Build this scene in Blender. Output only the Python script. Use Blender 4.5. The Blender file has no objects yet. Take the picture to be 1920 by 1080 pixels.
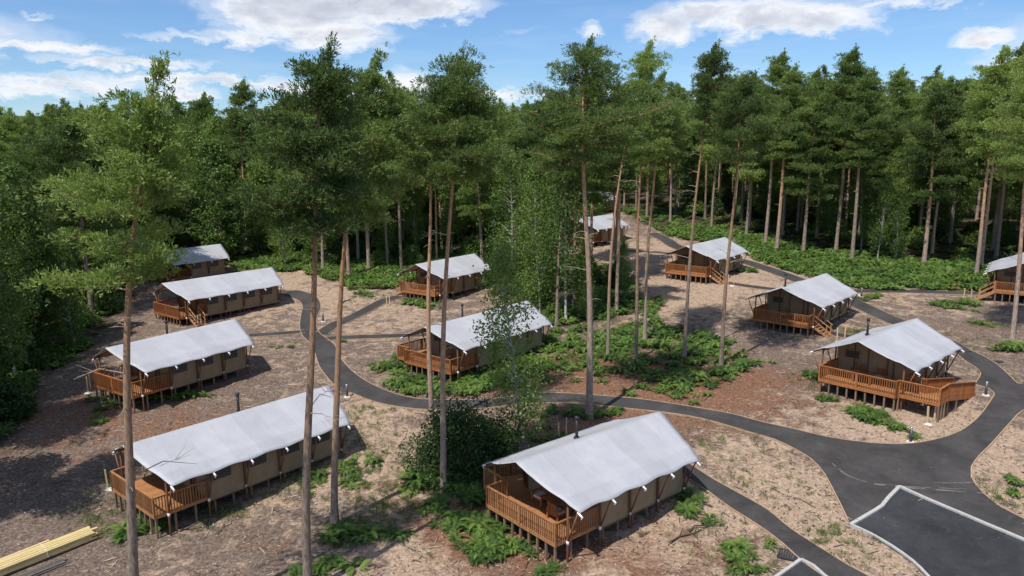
import bpy, math, random
import numpy as np
from mathutils import Vector, Matrix, geometry

rnd = random.Random(7)
rng = np.random.default_rng(11)
S = bpy.context.scene
COL = S.collection

# ------------------------------------------------------------------ camera
F_PX, PITCH, ROLL, CAM_H = 1392.8, 0.18567, -0.009458, 18.0
cam_d = bpy.data.cameras.new('camera')
cam = bpy.data.objects.new('camera', cam_d)
COL.objects.link(cam)
cam_d.sensor_width = 36.0
cam_d.lens = 36.0 * F_PX / 1920.0
cam_d.clip_start = 0.5
cam_d.clip_end = 8000.0
cam.matrix_world = Matrix.Translation((0, 0, CAM_H)) @ Matrix.Rotation(math.pi / 2 - PITCH, 4, 'X') @ Matrix.Rotation(ROLL, 4, 'Z')
S.camera = cam

# ------------------------------------------------------------------ light
SUN_EL, SHADOW_AZ = math.radians(60.0), math.radians(52.0)     # light travels towards this azimuth (from +X)
to_sun = Vector((-math.cos(SUN_EL) * math.cos(SHADOW_AZ), -math.cos(SUN_EL) * math.sin(SHADOW_AZ), math.sin(SUN_EL)))
sun_d = bpy.data.lights.new('sun', 'SUN')
sun_d.energy = 4.7
sun_d.angle = math.radians(0.53)
sun_d.color = (1.0, 0.955, 0.89)
sun = bpy.data.objects.new('sun', sun_d)
COL.objects.link(sun)
sun.rotation_euler = to_sun.to_track_quat('Z', 'Y').to_euler()
sun.location = (0, 0, 60)

S.view_settings.view_transform = 'Standard'
S.view_settings.look = 'None'
S.view_settings.gamma = 1.0
S.view_settings.exposure = 0.14
S.view_settings.use_curve_mapping = False


# ------------------------------------------------------------------ pixel of the photo -> ray, ground
def ray(u, v):
    du, dv = u - 960.0, v - 540.0
    cr, sr = math.cos(ROLL), math.sin(ROLL)
    a = du * cr + dv * sr
    b = -du * sr + dv * cr
    return Vector((a / F_PX, math.cos(PITCH) - b / F_PX * math.sin(PITCH), -math.sin(PITCH) - b / F_PX * math.cos(PITCH)))


BUMPS = [(0.3, 34, .0), (-20.6, 37.3, -.45), (-29.4, 52.2, .26), (-6.8, 56.8, -.1), (-10.6, 81.9, -.4), (23.5, 48.8, .5),
         (24.6, 66.4, -.25), (20.3, 85.5, .04), (-35, 73.5, .22), (-44.4, 91.3, .14)]


def gh(x, y):
    """height of the terrain"""
    x = np.asarray(x, float); y = np.asarray(y, float)
    yc = np.where(y > 130, 130 + 40 * np.tanh((y - 130) / 60.0), y)
    yc = np.where(yc < 15, 15 - 12 * np.tanh((15 - yc) / 14.0), yc)
    xc = 90 * np.tanh(x / 90.0)
    z = -3.49 + 0.0186 * xc + 0.0654 * yc
    for bx, by, r in BUMPS:
        z = z + r * np.exp(-((x - bx) ** 2 + (y - by) ** 2) / (2 * 81.0))
    return z


def ghf(x, y):
    return float(gh(x, y))


def gp(u, v, dz=0.0):
    d = ray(u, v)
    t = 20.0
    z = 0.0
    for _ in range(40):
        t = (z + dz - CAM_H) / d.z
        z = ghf(d.x * t, d.y * t)
    return d.x * t, d.y * t


# ------------------------------------------------------------------ node helpers
def new_mat(name):
    m = bpy.data.materials.new(name)
    m.use_nodes = True
    nt = m.node_tree
    for n in list(nt.nodes):
        nt.nodes.remove(n)
    out = nt.nodes.new('ShaderNodeOutputMaterial')
    return m, nt, out


def N(nt, typ, **kw):
    n = nt.nodes.new(typ)
    for k, v in kw.items():
        if k.startswith('i_'):
            n.inputs[k[2:].replace('_', ' ')].default_value = v
        else:
            setattr(n, k, v)
    return n


def L(nt, a, b):
    nt.links.new(a, b)


def noise(nt, vec, scale, detail=4.0, rough=0.6, dist=0.0):
    n = N(nt, 'ShaderNodeTexNoise')
    n.inputs['Scale'].default_value = scale
    n.inputs['Detail'].default_value = detail
    n.inputs['Roughness'].default_value = rough
    n.inputs['Distortion'].default_value = dist
    if vec is not None:
        L(nt, vec, n.inputs['Vector'])
    return n.outputs['Fac']


def ramp(nt, fac, stops, interp='LINEAR'):
    r = N(nt, 'ShaderNodeValToRGB')
    r.color_ramp.interpolation = interp
    el = r.color_ramp.elements
    while len(el) < len(stops):
        el.new(0.5)
    for e, (p, c) in zip(el, stops):
        e.position = p
        e.color = (c, c, c, 1) if isinstance(c, (int, float)) else (*c, 1)
    L(nt, fac, r.inputs['Fac'])
    return r.outputs['Color']


def mixc(nt, fac, a, b, mode='MIX'):
    m = N(nt, 'ShaderNodeMix', data_type='RGBA', blend_type=mode)
    for sock, val in ((m.inputs[0], fac), (m.inputs[6], a), (m.inputs[7], b)):
        if isinstance(val, (int, float)):
            sock.default_value = val
        elif isinstance(val, tuple):
            sock.default_value = (*val, 1)
        else:
            L(nt, val, sock)
    return m.outputs[2]


def math_n(nt, op, a, b=None, c=None, clamp=False):
    m = N(nt, 'ShaderNodeMath', operation=op, use_clamp=clamp)
    for i, v in enumerate((a, b, c)):
        if v is None:
            continue
        if isinstance(v, (int, float)):
            m.inputs[i].default_value = v
        else:
            L(nt, v, m.inputs[i])
    return m.outputs[0]


def bump(nt, height, strength=0.4, dist=0.05, normal=None):
    b = N(nt, 'ShaderNodeBump')
    b.inputs['Strength'].default_value = strength
    b.inputs['Distance'].default_value = dist
    L(nt, height, b.inputs['Height'])
    if normal is not None:
        L(nt, normal, b.inputs['Normal'])
    return b.outputs['Normal']


def principled(nt, out, color, rough=0.8, normal=None, spec=0.3, metal=0.0):
    p = N(nt, 'ShaderNodeBsdfPrincipled')
    if isinstance(color, tuple):
        p.inputs['Base Color'].default_value = (*color, 1)
    else:
        L(nt, color, p.inputs['Base Color'])
    if isinstance(rough, (int, float)):
        p.inputs['Roughness'].default_value = rough
    else:
        L(nt, rough, p.inputs['Roughness'])
    p.inputs['Specular IOR Level'].default_value = spec
    p.inputs['Metallic'].default_value = metal
    if normal is not None:
        L(nt, normal, p.inputs['Normal'])
    L(nt, p.outputs[0], out.inputs['Surface'])
    return p


def obj_vec(nt, scale=(1, 1, 1)):
    tc = N(nt, 'ShaderNodeTexCoord')
    mp = N(nt, 'ShaderNodeMapping')
    mp.inputs['Scale'].default_value = scale
    L(nt, tc.outputs['Object'], mp.inputs['Vector'])
    return mp.outputs[0]


def pos_vec(nt):
    return N(nt, 'ShaderNodeNewGeometry').outputs['Position']


# ------------------------------------------------------------------ world
W = bpy.data.worlds.new('World')
S.world = W
W.use_nodes = True


def build_sky():
    nt = W.node_tree
    for n in list(nt.nodes):
        nt.nodes.remove(n)
    out = N(nt, 'ShaderNodeOutputWorld')
    bg = N(nt, 'ShaderNodeBackground')
    bg.inputs['Strength'].default_value = 0.104
    sky = N(nt, 'ShaderNodeTexSky', sky_type='NISHITA')
    sky.sun_disc = False
    sky.sun_elevation = SUN_EL
    sky.sun_rotation = math.atan2(to_sun.x, to_sun.y)
    sky.altitude = 0
    sky.air_density = 1.0
    sky.dust_density = 0.15
    sky.ozone_density = 3.0
    tc = N(nt, 'ShaderNodeTexCoord')
    sep = N(nt, 'ShaderNodeSeparateXYZ')
    L(nt, tc.outputs['Generated'], sep.inputs[0])
    x, y, z = sep.outputs
    az = math_n(nt, 'ARCTAN2', x, y)
    el = math_n(nt, 'ARCSINE', z)
    # stretched noise: clouds near the horizon are seen edge on
    comb = N(nt, 'ShaderNodeCombineXYZ')
    L(nt, az, comb.inputs[0]); L(nt, math_n(nt, 'MULTIPLY', el, 2.0), comb.inputs[1])
    vec = comb.outputs[0]
    n1 = noise(nt, vec, 9.0, 8.0, 0.62, 0.3)
    n2 = noise(nt, vec, 26.0, 8.0, 0.62, 0.2)
    n3 = noise(nt, vec, 3.2, 4.0, 0.5)
    comb2 = N(nt, 'ShaderNodeCombineXYZ')
    L(nt, math_n(nt, 'MULTIPLY', az, 1.0), comb2.inputs[0]); L(nt, math_n(nt, 'MULTIPLY', el, 7.0), comb2.inputs[1])
    streak = noise(nt, comb2.outputs[0], 5.0, 6.0, 0.6, 0.4)
    azw = math_n(nt, 'ADD', az, math_n(nt, 'MULTIPLY', math_n(nt, 'SUBTRACT', n1, 0.5), 0.08))
    elw = math_n(nt, 'ADD', el, math_n(nt, 'MULTIPLY', math_n(nt, 'SUBTRACT', n2, 0.5), 0.045))
    blobs = [  # u, v, half width px, half height px, weight
        (560, 15, 130, 46, 1.25), (760, 10, 130, 26, 1.1), (610, 62, 110, 26, 1.0), (470, 66, 70, 14, .8), (350, 70, 90, 10, .55), (850, 10, 50, 10, .6),
        (1250, 52, 52, 26, 1.0), (1330, 22, 75, 22, .95), (1430, 30, 110, 30, 1.05), (1540, 32, 80, 24, .95), (1690, 5, 140, 10, .6),
        (1105, 55, 26, 14, .65), (1845, 74, 44, 14, .9),
        (70, 88, 110, 13, .85), (150, 84, 40, 6, .6), (240, 118, 130, 9, .75), (330, 150, 200, 11, .8), (110, 158, 190, 12, .75), (60, 28, 25, 6, .5),
        (345, 176, 60, 12, .9), (545, 168, 60, 14, .8), (755, 160, 50, 26, .95), (690, 172, 90, 16, .7), (930, 178, 90, 12, .75), (40, 172, 90, 12, .7),
        (1010, 55, 150, 12, .30), (1150, 172, 120, 12, .5), (1500, 175, 300, 14, .5),
        (-420, 40, 260, 40, 1.0), (2300, 60, 240, 50, 1.0), (2700, -200, 300, 90, 1.1), (-700, -260, 300, 90, 1.1),
    ]
    tot = None
    for (u, v, su, sv, w) in blobs:
        d = ray(u, v).normalized()
        a0, e0 = math.atan2(d.x, d.y), math.asin(d.z)
        A = math_n(nt, 'POWER', math_n(nt, 'ABSOLUTE', math_n(nt, 'MULTIPLY', math_n(nt, 'SUBTRACT', azw, a0), F_PX / su)), 2.0)
        B = math_n(nt, 'POWER', math_n(nt, 'ABSOLUTE', math_n(nt, 'MULTIPLY', math_n(nt, 'SUBTRACT', elw, e0), F_PX / sv)), 2.0)
        g = math_n(nt, 'MULTIPLY', math_n(nt, 'EXPONENT', math_n(nt, 'MULTIPLY', math_n(nt, 'ADD', A, B), -0.8)), w)
        tot = g if tot is None else math_n(nt, 'MAXIMUM', tot, g)
    # scattered fair-weather cloud over the whole rest of the sky
    high = ramp(nt, z, [(0.16, 0.0), (0.34, 1.0)])
    gen = math_n(nt, 'MULTIPLY', math_n(nt, 'MULTIPLY', math_n(nt, 'SUBTRACT', n3, 0.42), 3.4), high)
    tot = math_n(nt, 'MAXIMUM', tot, gen)
    fine = math_n(nt, 'ADD', math_n(nt, 'MULTIPLY', math_n(nt, 'SUBTRACT', n2, 0.5), 1.3), math_n(nt, 'MULTIPLY', math_n(nt, 'SUBTRACT', streak, 0.5), 0.8))
    dens = math_n(nt, 'ADD', tot, math_n(nt, 'MULTIPLY', fine, math_n(nt, 'ADD', math_n(nt, 'MULTIPLY', tot, .5), .28)))
    cover = ramp(nt, dens, [(0.20, 0.0), (0.42, 0.40), (0.62, .82), (0.88, 0.97)], 'EASE')
    thin = ramp(nt, streak, [(0.48, 0.0), (0.80, 0.30)])
    low = ramp(nt, z, [(0.0, 1.0), (0.22, 0.25)])
    thin = math_n(nt, 'MULTIPLY', thin, low)
    cover = math_n(nt, 'MAXIMUM', cover, thin)
    shade = math_n(nt, 'ADD', dens, math_n(nt, 'MULTIPLY', math_n(nt, 'SUBTRACT', n1, 0.5), 2.6))
    shade = math_n(nt, 'ADD', shade, math_n(nt, 'MULTIPLY', math_n(nt, 'SUBTRACT', n2, 0.5), -1.2))
    shade = math_n(nt, 'MULTIPLY', shade, .80)
    ccol = ramp(nt, shade, [(0.30, (7.6, 8.0, 8.8)), (0.50, (8.6, 8.7, 8.9)), (0.74, (6.4, 6.7, 7.4)), (1.0, (4.9, 5.2, 6.1))])
    for e in nt.nodes:
        pass
    tint = mixc(nt, 1.0, sky.outputs[0], (0.76, .95, 1.18), 'MULTIPLY')
    col = mixc(nt, cover, tint, ccol)
    L(nt, col, bg.inputs['Color'])
    L(nt, bg.outputs[0], out.inputs['Surface'])


build_sky()


# ------------------------------------------------------------------ mesh helpers
def mesh_np(name, verts, faces_tri=None, quads=None, smooth=False):
    me = bpy.data.meshes.new(name)
    verts = np.asarray(verts, np.float32)
    me.vertices.add(len(verts))
    me.vertices.foreach_set('co', verts.ravel())
    if quads is not None:
        fl = np.asarray(quads, np.int32); k = 4
    else:
        fl = np.asarray(faces_tri, np.int32); k = 3
    n = len(fl)
    me.loops.add(n * k)
    me.loops.foreach_set('vertex_index', fl.ravel())
    me.polygons.add(n)
    me.polygons.foreach_set('loop_start', np.arange(0, n * k, k, dtype=np.int32))
    me.polygons.foreach_set('loop_total', np.full(n, k, np.int32))
    if smooth:
        me.polygons.foreach_set('use_smooth', np.ones(n, bool))
    me.update(calc_edges=True)
    return me


class MB:
    def __init__(s):
        s.v, s.f = [], []

    def add(s, vs, fs):
        o = len(s.v)
        s.v += [tuple(p) for p in vs]
        s.f += [tuple(i + o for i in f) for f in fs]

    def box(s, x0, x1, y0, y1, z0, z1):
        s.add([(x0, y0, z0), (x1, y0, z0), (x1, y1, z0), (x0, y1, z0), (x0, y0, z1), (x1, y0, z1), (x1, y1, z1), (x0, y1, z1)],
              [(0, 3, 2, 1), (4, 5, 6, 7), (0, 1, 5, 4), (1, 2, 6, 5), (2, 3, 7, 6), (3, 0, 4, 7)])

    def beam(s, p, q, w, h, up=(0, 0, 1)):
        p, q = Vector(p), Vector(q)
        d = (q - p).normalized()
        up = Vector(up)
        if abs(d.dot(up)) > 0.98:
            up = Vector((1, 0, 0))
        r = d.cross(up).normalized() * (w / 2)
        t = r.cross(d).normalized() * (h / 2)
        vs = [a + b * r + c * t for a in (p, q) for b, c in ((-1, -1), (1, -1), (1, 1), (-1, 1))]
        s.add(vs, [(0, 1, 2, 3), (7, 6, 5, 4), (0, 4, 5, 1), (1, 5, 6, 2), (2, 6, 7, 3), (3, 7, 4, 0)])

    def tube(s, pts, rad, n=8, cap=True):
        pts = [Vector(p) for p in pts]
        o = len(s.v)
        a = Vector((1, 0, 0))
        for i, p in enumerate(pts):
            d = (pts[min(i + 1, len(pts) - 1)] - pts[max(i - 1, 0)]).normalized()
            a = a - d * a.dot(d)
            if a.length < 1e-3:
                a = d.orthogonal()
            a.normalize()
            b = d.cross(a)
            r = rad[i] if isinstance(rad, (list, tuple)) else rad
            for k in range(n):
                t = 2 * math.pi * k / n
                s.v.append(tuple(p + (a * math.cos(t) + b * math.sin(t)) * r))
        for i in range(len(pts) - 1):
            for k in range(n):
                k2 = (k + 1) % n
                s.f.append((o + i * n + k, o + i * n + k2, o + (i + 1) * n + k2, o + (i + 1) * n + k))
        if cap:
            s.f.append(tuple(o + k for k in reversed(range(n))))
            s.f.append(tuple(o + (len(pts) - 1) * n + k for k in range(n)))

    def mesh(s, name, mat, smooth=False):
        me = bpy.data.meshes.new(name)
        me.from_pydata(s.v, [], s.f)
        if smooth:
            me.polygons.foreach_set('use_smooth', [True] * len(me.polygons))
        me.materials.append(mat)
        me.update()
        return me

    def build(s, name, mat, parent=None, smooth=False):
        return put(name, s.mesh(name, mat, smooth), parent)


def put(name, me, parent=None, loc=None, rz=None):
    o = bpy.data.objects.new(name, me)
    COL.objects.link(o)
    if parent is not None:
        o.parent = parent
    if loc is not None:
        o.location = loc
    if rz is not None:
        o.rotation_euler = (0, 0, rz)
    return o


def tag(o, label=None, cat=None, group=None, kind=None):
    for k, v in (('label', label), ('category', cat), ('group', group), ('kind', kind)):
        if v:
            o[k] = v
    return o


def empty(name, loc, rz=0.0, label=None, cat=None, group=None):
    o = bpy.data.objects.new(name, None)
    COL.objects.link(o)
    o.empty_display_size = 0.3
    o.location = loc
    o.rotation_euler = (0, 0, rz)
    tag(o, label, cat, group)
    return o


# ------------------------------------------------------------------ materials
M = {}


def simple_mat(name, c1, c2, rough=0.8, sc=(1, 1, 1), nscale=6.0, bmp=0.25, bd=0.01, spec=0.25, rand=0.0, metal=0.0):
    m, nt, out = new_mat(name)
    v = obj_vec(nt, sc)
    f = noise(nt, v, nscale, 5.0, 0.65)
    col = ramp(nt, f, [(0.3, c1), (0.7, c2)])
    if rand:
        oi = N(nt, 'ShaderNodeObjectInfo')
        k = math_n(nt, 'MULTIPLY_ADD', oi.outputs['Random'], rand, 1.0 - rand / 2)
        mul = N(nt, 'ShaderNodeVectorMath', operation='SCALE')
        L(nt, col, mul.inputs[0]); L(nt, k, mul.inputs['Scale'])
        col = mul.outputs[0]
    principled(nt, out, col, rough, bump(nt, f, bmp, bd), spec, metal)
    M[name] = m
    return m


simple_mat('golden_timber', (.25, .105, .040), (.45, .225, .100), .72, (1, 1, 1), 5, .3, .01, .25, .5)
simple_mat('stained_timber', (.25, .085, .028), (.42, .170, .062), .72, (1, 1, 1), 5, .3, .01, .25, .35)
simple_mat('deck_timber', (.29, .125, .048), (.43, .21, .09), .75, (.6, 6, 6), 4, .3, .01, .25, .3)
simple_mat('pole_timber', (.13, .055, .028), (.22, .10, .05), .65, (6, 6, .6), 4, .3, .01, .3, .2)
simple_mat('stilt_timber', (.17, .105, .07), (.27, .18, .125), .85, (6, 6, .8), 4, .3, .01, .2, .3)
simple_mat('step_timber', (.34, .17, .075), (.50, .29, .15), .8, (6, 6, 1), 4, .2, .01, .2, .2)
simple_mat('raw_timber', (.50, .34, .17), (.66, .50, .30), .8, (6, 6, 1), 4, .2, .01, .2, .2)
simple_mat('treated_timber', (.36, .27, .105), (.60, .48, .25), .8, (.6, 8, 8), 3, .3, .01, .2, .5)
simple_mat('weathered_timber', (.075, .065, .055), (.16, .14, .12), .85, (1, 6, 6), 3, .3, .01, .2, .3)
simple_mat('white_plastic', (.72, .73, .75), (.82, .82, .83), .35, (1, 1, 1), 9, .05, .002, .5)
simple_mat('flue_black', (.012, .013, .014), (.022, .023, .025), .45, (1, 1, 1), 9, .05, .002, .5)
simple_mat('steel', (.42, .43, .45), (.55, .56, .58), .35, (1, 1, 1), 12, .05, .002, .5, 0, .8)
simple_mat('bollard_grey', (.035, .038, .042), (.06, .062, .066), .45, (1, 1, 1), 12, .05, .002, .5)
simple_mat('concrete', (.34, .33, .31), (.45, .44, .41), .9, (1, 1, 1), 5, .2, .005, .2)
simple_mat('pale_spoil', (.50, .47, .42), (.68, .65, .60), .95, (1, 1, 1), 5, .6, .03, .1)
simple_mat('edging_timber', (.30, .20, .13), (.46, .33, .22), .9, (1, 1, 1), 3, .3, .01, .1)
simple_mat('window_mesh', (.028, .030, .034), (.05, .052, .056), .35, (1, 1, 1), 30, .05, .002, .5)
simple_mat('dark_inside', (.012, .010, .009), (.02, .018, .016), .9)
simple_mat('cushion', (.5, .5, .5), (.62, .62, .62), .95, (1, 1, 1), 12, .3, .01)
simple_mat('grate', (.03, .031, .034), (.055, .056, .06), .6, (1, 1, 1), 20, .3, .01)


def canvas_wall():
    m, nt, out = new_mat('canvas_wall')
    v = obj_vec(nt)
    f = noise(nt, v, 1.6, 5.0, 0.6)
    g = noise(nt, obj_vec(nt, (1, 1, .25)), 5.0, 4.0, 0.6)
    col = ramp(nt, f, [(0.3, (.27, .195, .115)), (0.7, (.34, .25, .155))])
    col = mixc(nt, 0.18, col, ramp(nt, g, [(.35, (.20, .145, .085)), (.7, (.36, .27, .17))]))
    principled(nt, out, col, 0.85, bump(nt, g, .5, .05), 0.2)
    M['canvas_wall'] = m


def canvas_roof():
    m, nt, out = new_mat('canvas_roof')
    v = obj_vec(nt)
    sep = N(nt, 'ShaderNodeSeparateXYZ'); L(nt, v, sep.inputs[0])
    # welded strips 2.2 m wide: each strip of cloth a shade of its own, a darker overlap at the weld
    xs = math_n(nt, 'DIVIDE', sep.outputs[0], 1.47)
    fl = math_n(nt, 'FLOOR', xs)
    wn = N(nt, 'ShaderNodeTexWhiteNoise', noise_dimensions='1D'); L(nt, fl, wn.inputs['W'])
    fr = math_n(nt, 'FRACT', xs)
    seam = ramp(nt, fr, [(0.0, 1.0), (0.035, 0.0)], 'CONSTANT')
    f = noise(nt, v, 0.9, 5.0, 0.55)
    d = noise(nt, v, 7.0, 5.0, 0.7)
    col = ramp(nt, f, [(0.3, (.375, .378, .40)), (0.7, (.43, .433, .455))])
    k = math_n(nt, 'MULTIPLY_ADD', wn.outputs['Value'], 0.10, 0.94)
    k = math_n(nt, 'SUBTRACT', k, math_n(nt, 'MULTIPLY', seam, 0.05))
    k = math_n(nt, 'MULTIPLY', k, math_n(nt, 'MULTIPLY_ADD', d, 0.10, 0.95))
    # the eave band is a second layer of cloth, with a faint darker line where it starts
    ay = math_n(nt, 'ABSOLUTE', sep.outputs[1])
    band = ramp(nt, math_n(nt, 'DIVIDE', ay, 4.0), [(0.0, 1.0), (.688, .90), (.698, .965)], 'CONSTANT')
    k = math_n(nt, 'MULTIPLY', k, band)
    st_ = ramp(nt, noise(nt, obj_vec(nt, (1.2, .5, .5)), 1.1, 6.0, .7, .8), [(.52, 1.0), (.78, .86)])
    k = math_n(nt, 'MULTIPLY', k, st_)
    oi = N(nt, 'ShaderNodeObjectInfo')
    k = math_n(nt, 'MULTIPLY', k, math_n(nt, 'MULTIPLY_ADD', oi.outputs['Random'], 0.06, 0.97))
    mul = N(nt, 'ShaderNodeVectorMath', operation='SCALE'); L(nt, col, mul.inputs[0]); L(nt, k, mul.inputs['Scale'])
    h = noise(nt, obj_vec(nt, (1.6, .35, .35)), 2.2, 3.0, 0.5)
    nrm = bump(nt, h, .16, .06)
    nrm = bump(nt, seam, .4, .01, nrm)
    principled(nt, out, mul.outputs[0], 0.55, nrm, 0.3)
    M['canvas_roof'] = m


canvas_wall(); canvas_roof()


def bark(name, low, high, z0, z1, vs=(5, 5, 1.2)):
    m, nt, out = new_mat(name)
    v = obj_vec(nt, vs)
    f = noise(nt, v, 2.2, 6.0, 0.7)
    g = noise(nt, obj_vec(nt, (2, 2, .5)), 1.4, 4.0, 0.6)
    tc = N(nt, 'ShaderNodeTexCoord')
    sep = N(nt, 'ShaderNodeSeparateXYZ'); L(nt, tc.outputs['Object'], sep.inputs[0])
    oi = N(nt, 'ShaderNodeObjectInfo')
    zz = math_n(nt, 'ADD', sep.outputs[2], math_n(nt, 'MULTIPLY', math_n(nt, 'SUBTRACT', g, .5), 9.0))
    zz = math_n(nt, 'ADD', zz, math_n(nt, 'MULTIPLY', math_n(nt, 'SUBTRACT', oi.outputs['Random'], .5), 9.0))
    mr = N(nt, 'ShaderNodeMapRange'); mr.inputs['From Min'].default_value = z0; mr.inputs['From Max'].default_value = z1
    L(nt, zz, mr.inputs['Value'])
    lo = ramp(nt, f, [(0.32, tuple(c * .45 for c in low)), (0.5, low), (0.68, tuple(min(1, c * 1.45) for c in low))])
    hi = ramp(nt, f, [(0.32, tuple(c * .6 for c in high)), (0.5, high), (0.7, tuple(min(1, c * 1.3) for c in high))])
    col = mixc(nt, mr.outputs[0], lo, hi)
    sc_ = N(nt, 'ShaderNodeVectorMath', operation='SCALE'); L(nt, col, sc_.inputs[0])
    wn = N(nt, 'ShaderNodeTexWhiteNoise', noise_dimensions='1D'); L(nt, oi.outputs['Random'], wn.inputs['W'])
    L(nt, math_n(nt, 'MULTIPLY_ADD', wn.outputs['Value'], .45, .68), sc_.inputs['Scale'])
    principled(nt, out, sc_.outputs[0], 0.9, bump(nt, f, .9, .05), 0.15)
    M[name] = m


bark('pine_bark', (.31, .24, .19), (.46, .265, .15), 3, 13)
bark('limb_bark', (.26, .17, .11), (.33, .19, .11), 2, 12)
bark('birch_bark', (.46, .44, .40), (.40, .37, .32), 2, 14, (3, 3, 5))
bark('dark_bark', (.12, .10, .08), (.14, .12, .09), 2, 14)
bark('dead_wood', (.34, .28, .22), (.40, .33, .26), 2, 14)


def leaf_mat(name, ca, cb, cc, transl=0.3, ns=0.9, rough=.55, rnd_amt=.5):
    m, nt, out = new_mat(name)
    v = obj_vec(nt)
    f = noise(nt, v, ns, 3.0, 0.6)
    g = noise(nt, v, ns * 9, 2.0, 0.6)
    oi = N(nt, 'ShaderNodeObjectInfo')
    k = math_n(nt, 'ADD', math_n(nt, 'MULTIPLY', f, .7), math_n(nt, 'MULTIPLY', g, .5))
    k = math_n(nt, 'ADD', k, math_n(nt, 'MULTIPLY', math_n(nt, 'SUBTRACT', oi.outputs['Random'], .5), rnd_amt))
    col = ramp(nt, k, [(0.32, ca), (0.58, cb), (0.88, cc)])
    p = N(nt, 'ShaderNodeBsdfPrincipled')
    p.inputs['Roughness'].default_value = rough
    p.inputs['Specular IOR Level'].default_value = 0.22
    L(nt, col, p.inputs['Base Color'])
    t = N(nt, 'ShaderNodeBsdfTranslucent')
    L(nt, mixc(nt, 1.0, col, (1.15, 1.25, .7), 'MULTIPLY'), t.inputs['Color'])
    mx = N(nt, 'ShaderNodeMixShader')
    mx.inputs[0].default_value = transl
    L(nt, p.outputs[0], mx.inputs[1]); L(nt, t.outputs[0], mx.inputs[2])
    L(nt, mx.outputs[0], out.inputs['Surface'])
    M[name] = m


leaf_mat('pine_needles', (.082, .124, .040), (.165, .230, .062), (.275, .350, .095), .32, 0.5)
leaf_mat('birch_leaves', (.080, .130, .032), (.145, .215, .050), (.23, .31, .075), .34, 0.6)
leaf_mat('oak_leaves', (.060, .106, .030), (.115, .180, .046), (.19, .265, .066), .30, 0.5)
leaf_mat('holly_leaves', (.036, .068, .020), (.065, .112, .032), (.11, .17, .048), .25, 0.8, .4)
leaf_mat('bracken', (.048, .092, .022), (.098, .172, .036), (.19, .28, .060), .35, 0.6, .6, .5)
leaf_mat('grass', (.07, .12, .03), (.13, .19, .05), (.22, .25, .09), .3, 0.6)


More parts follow.
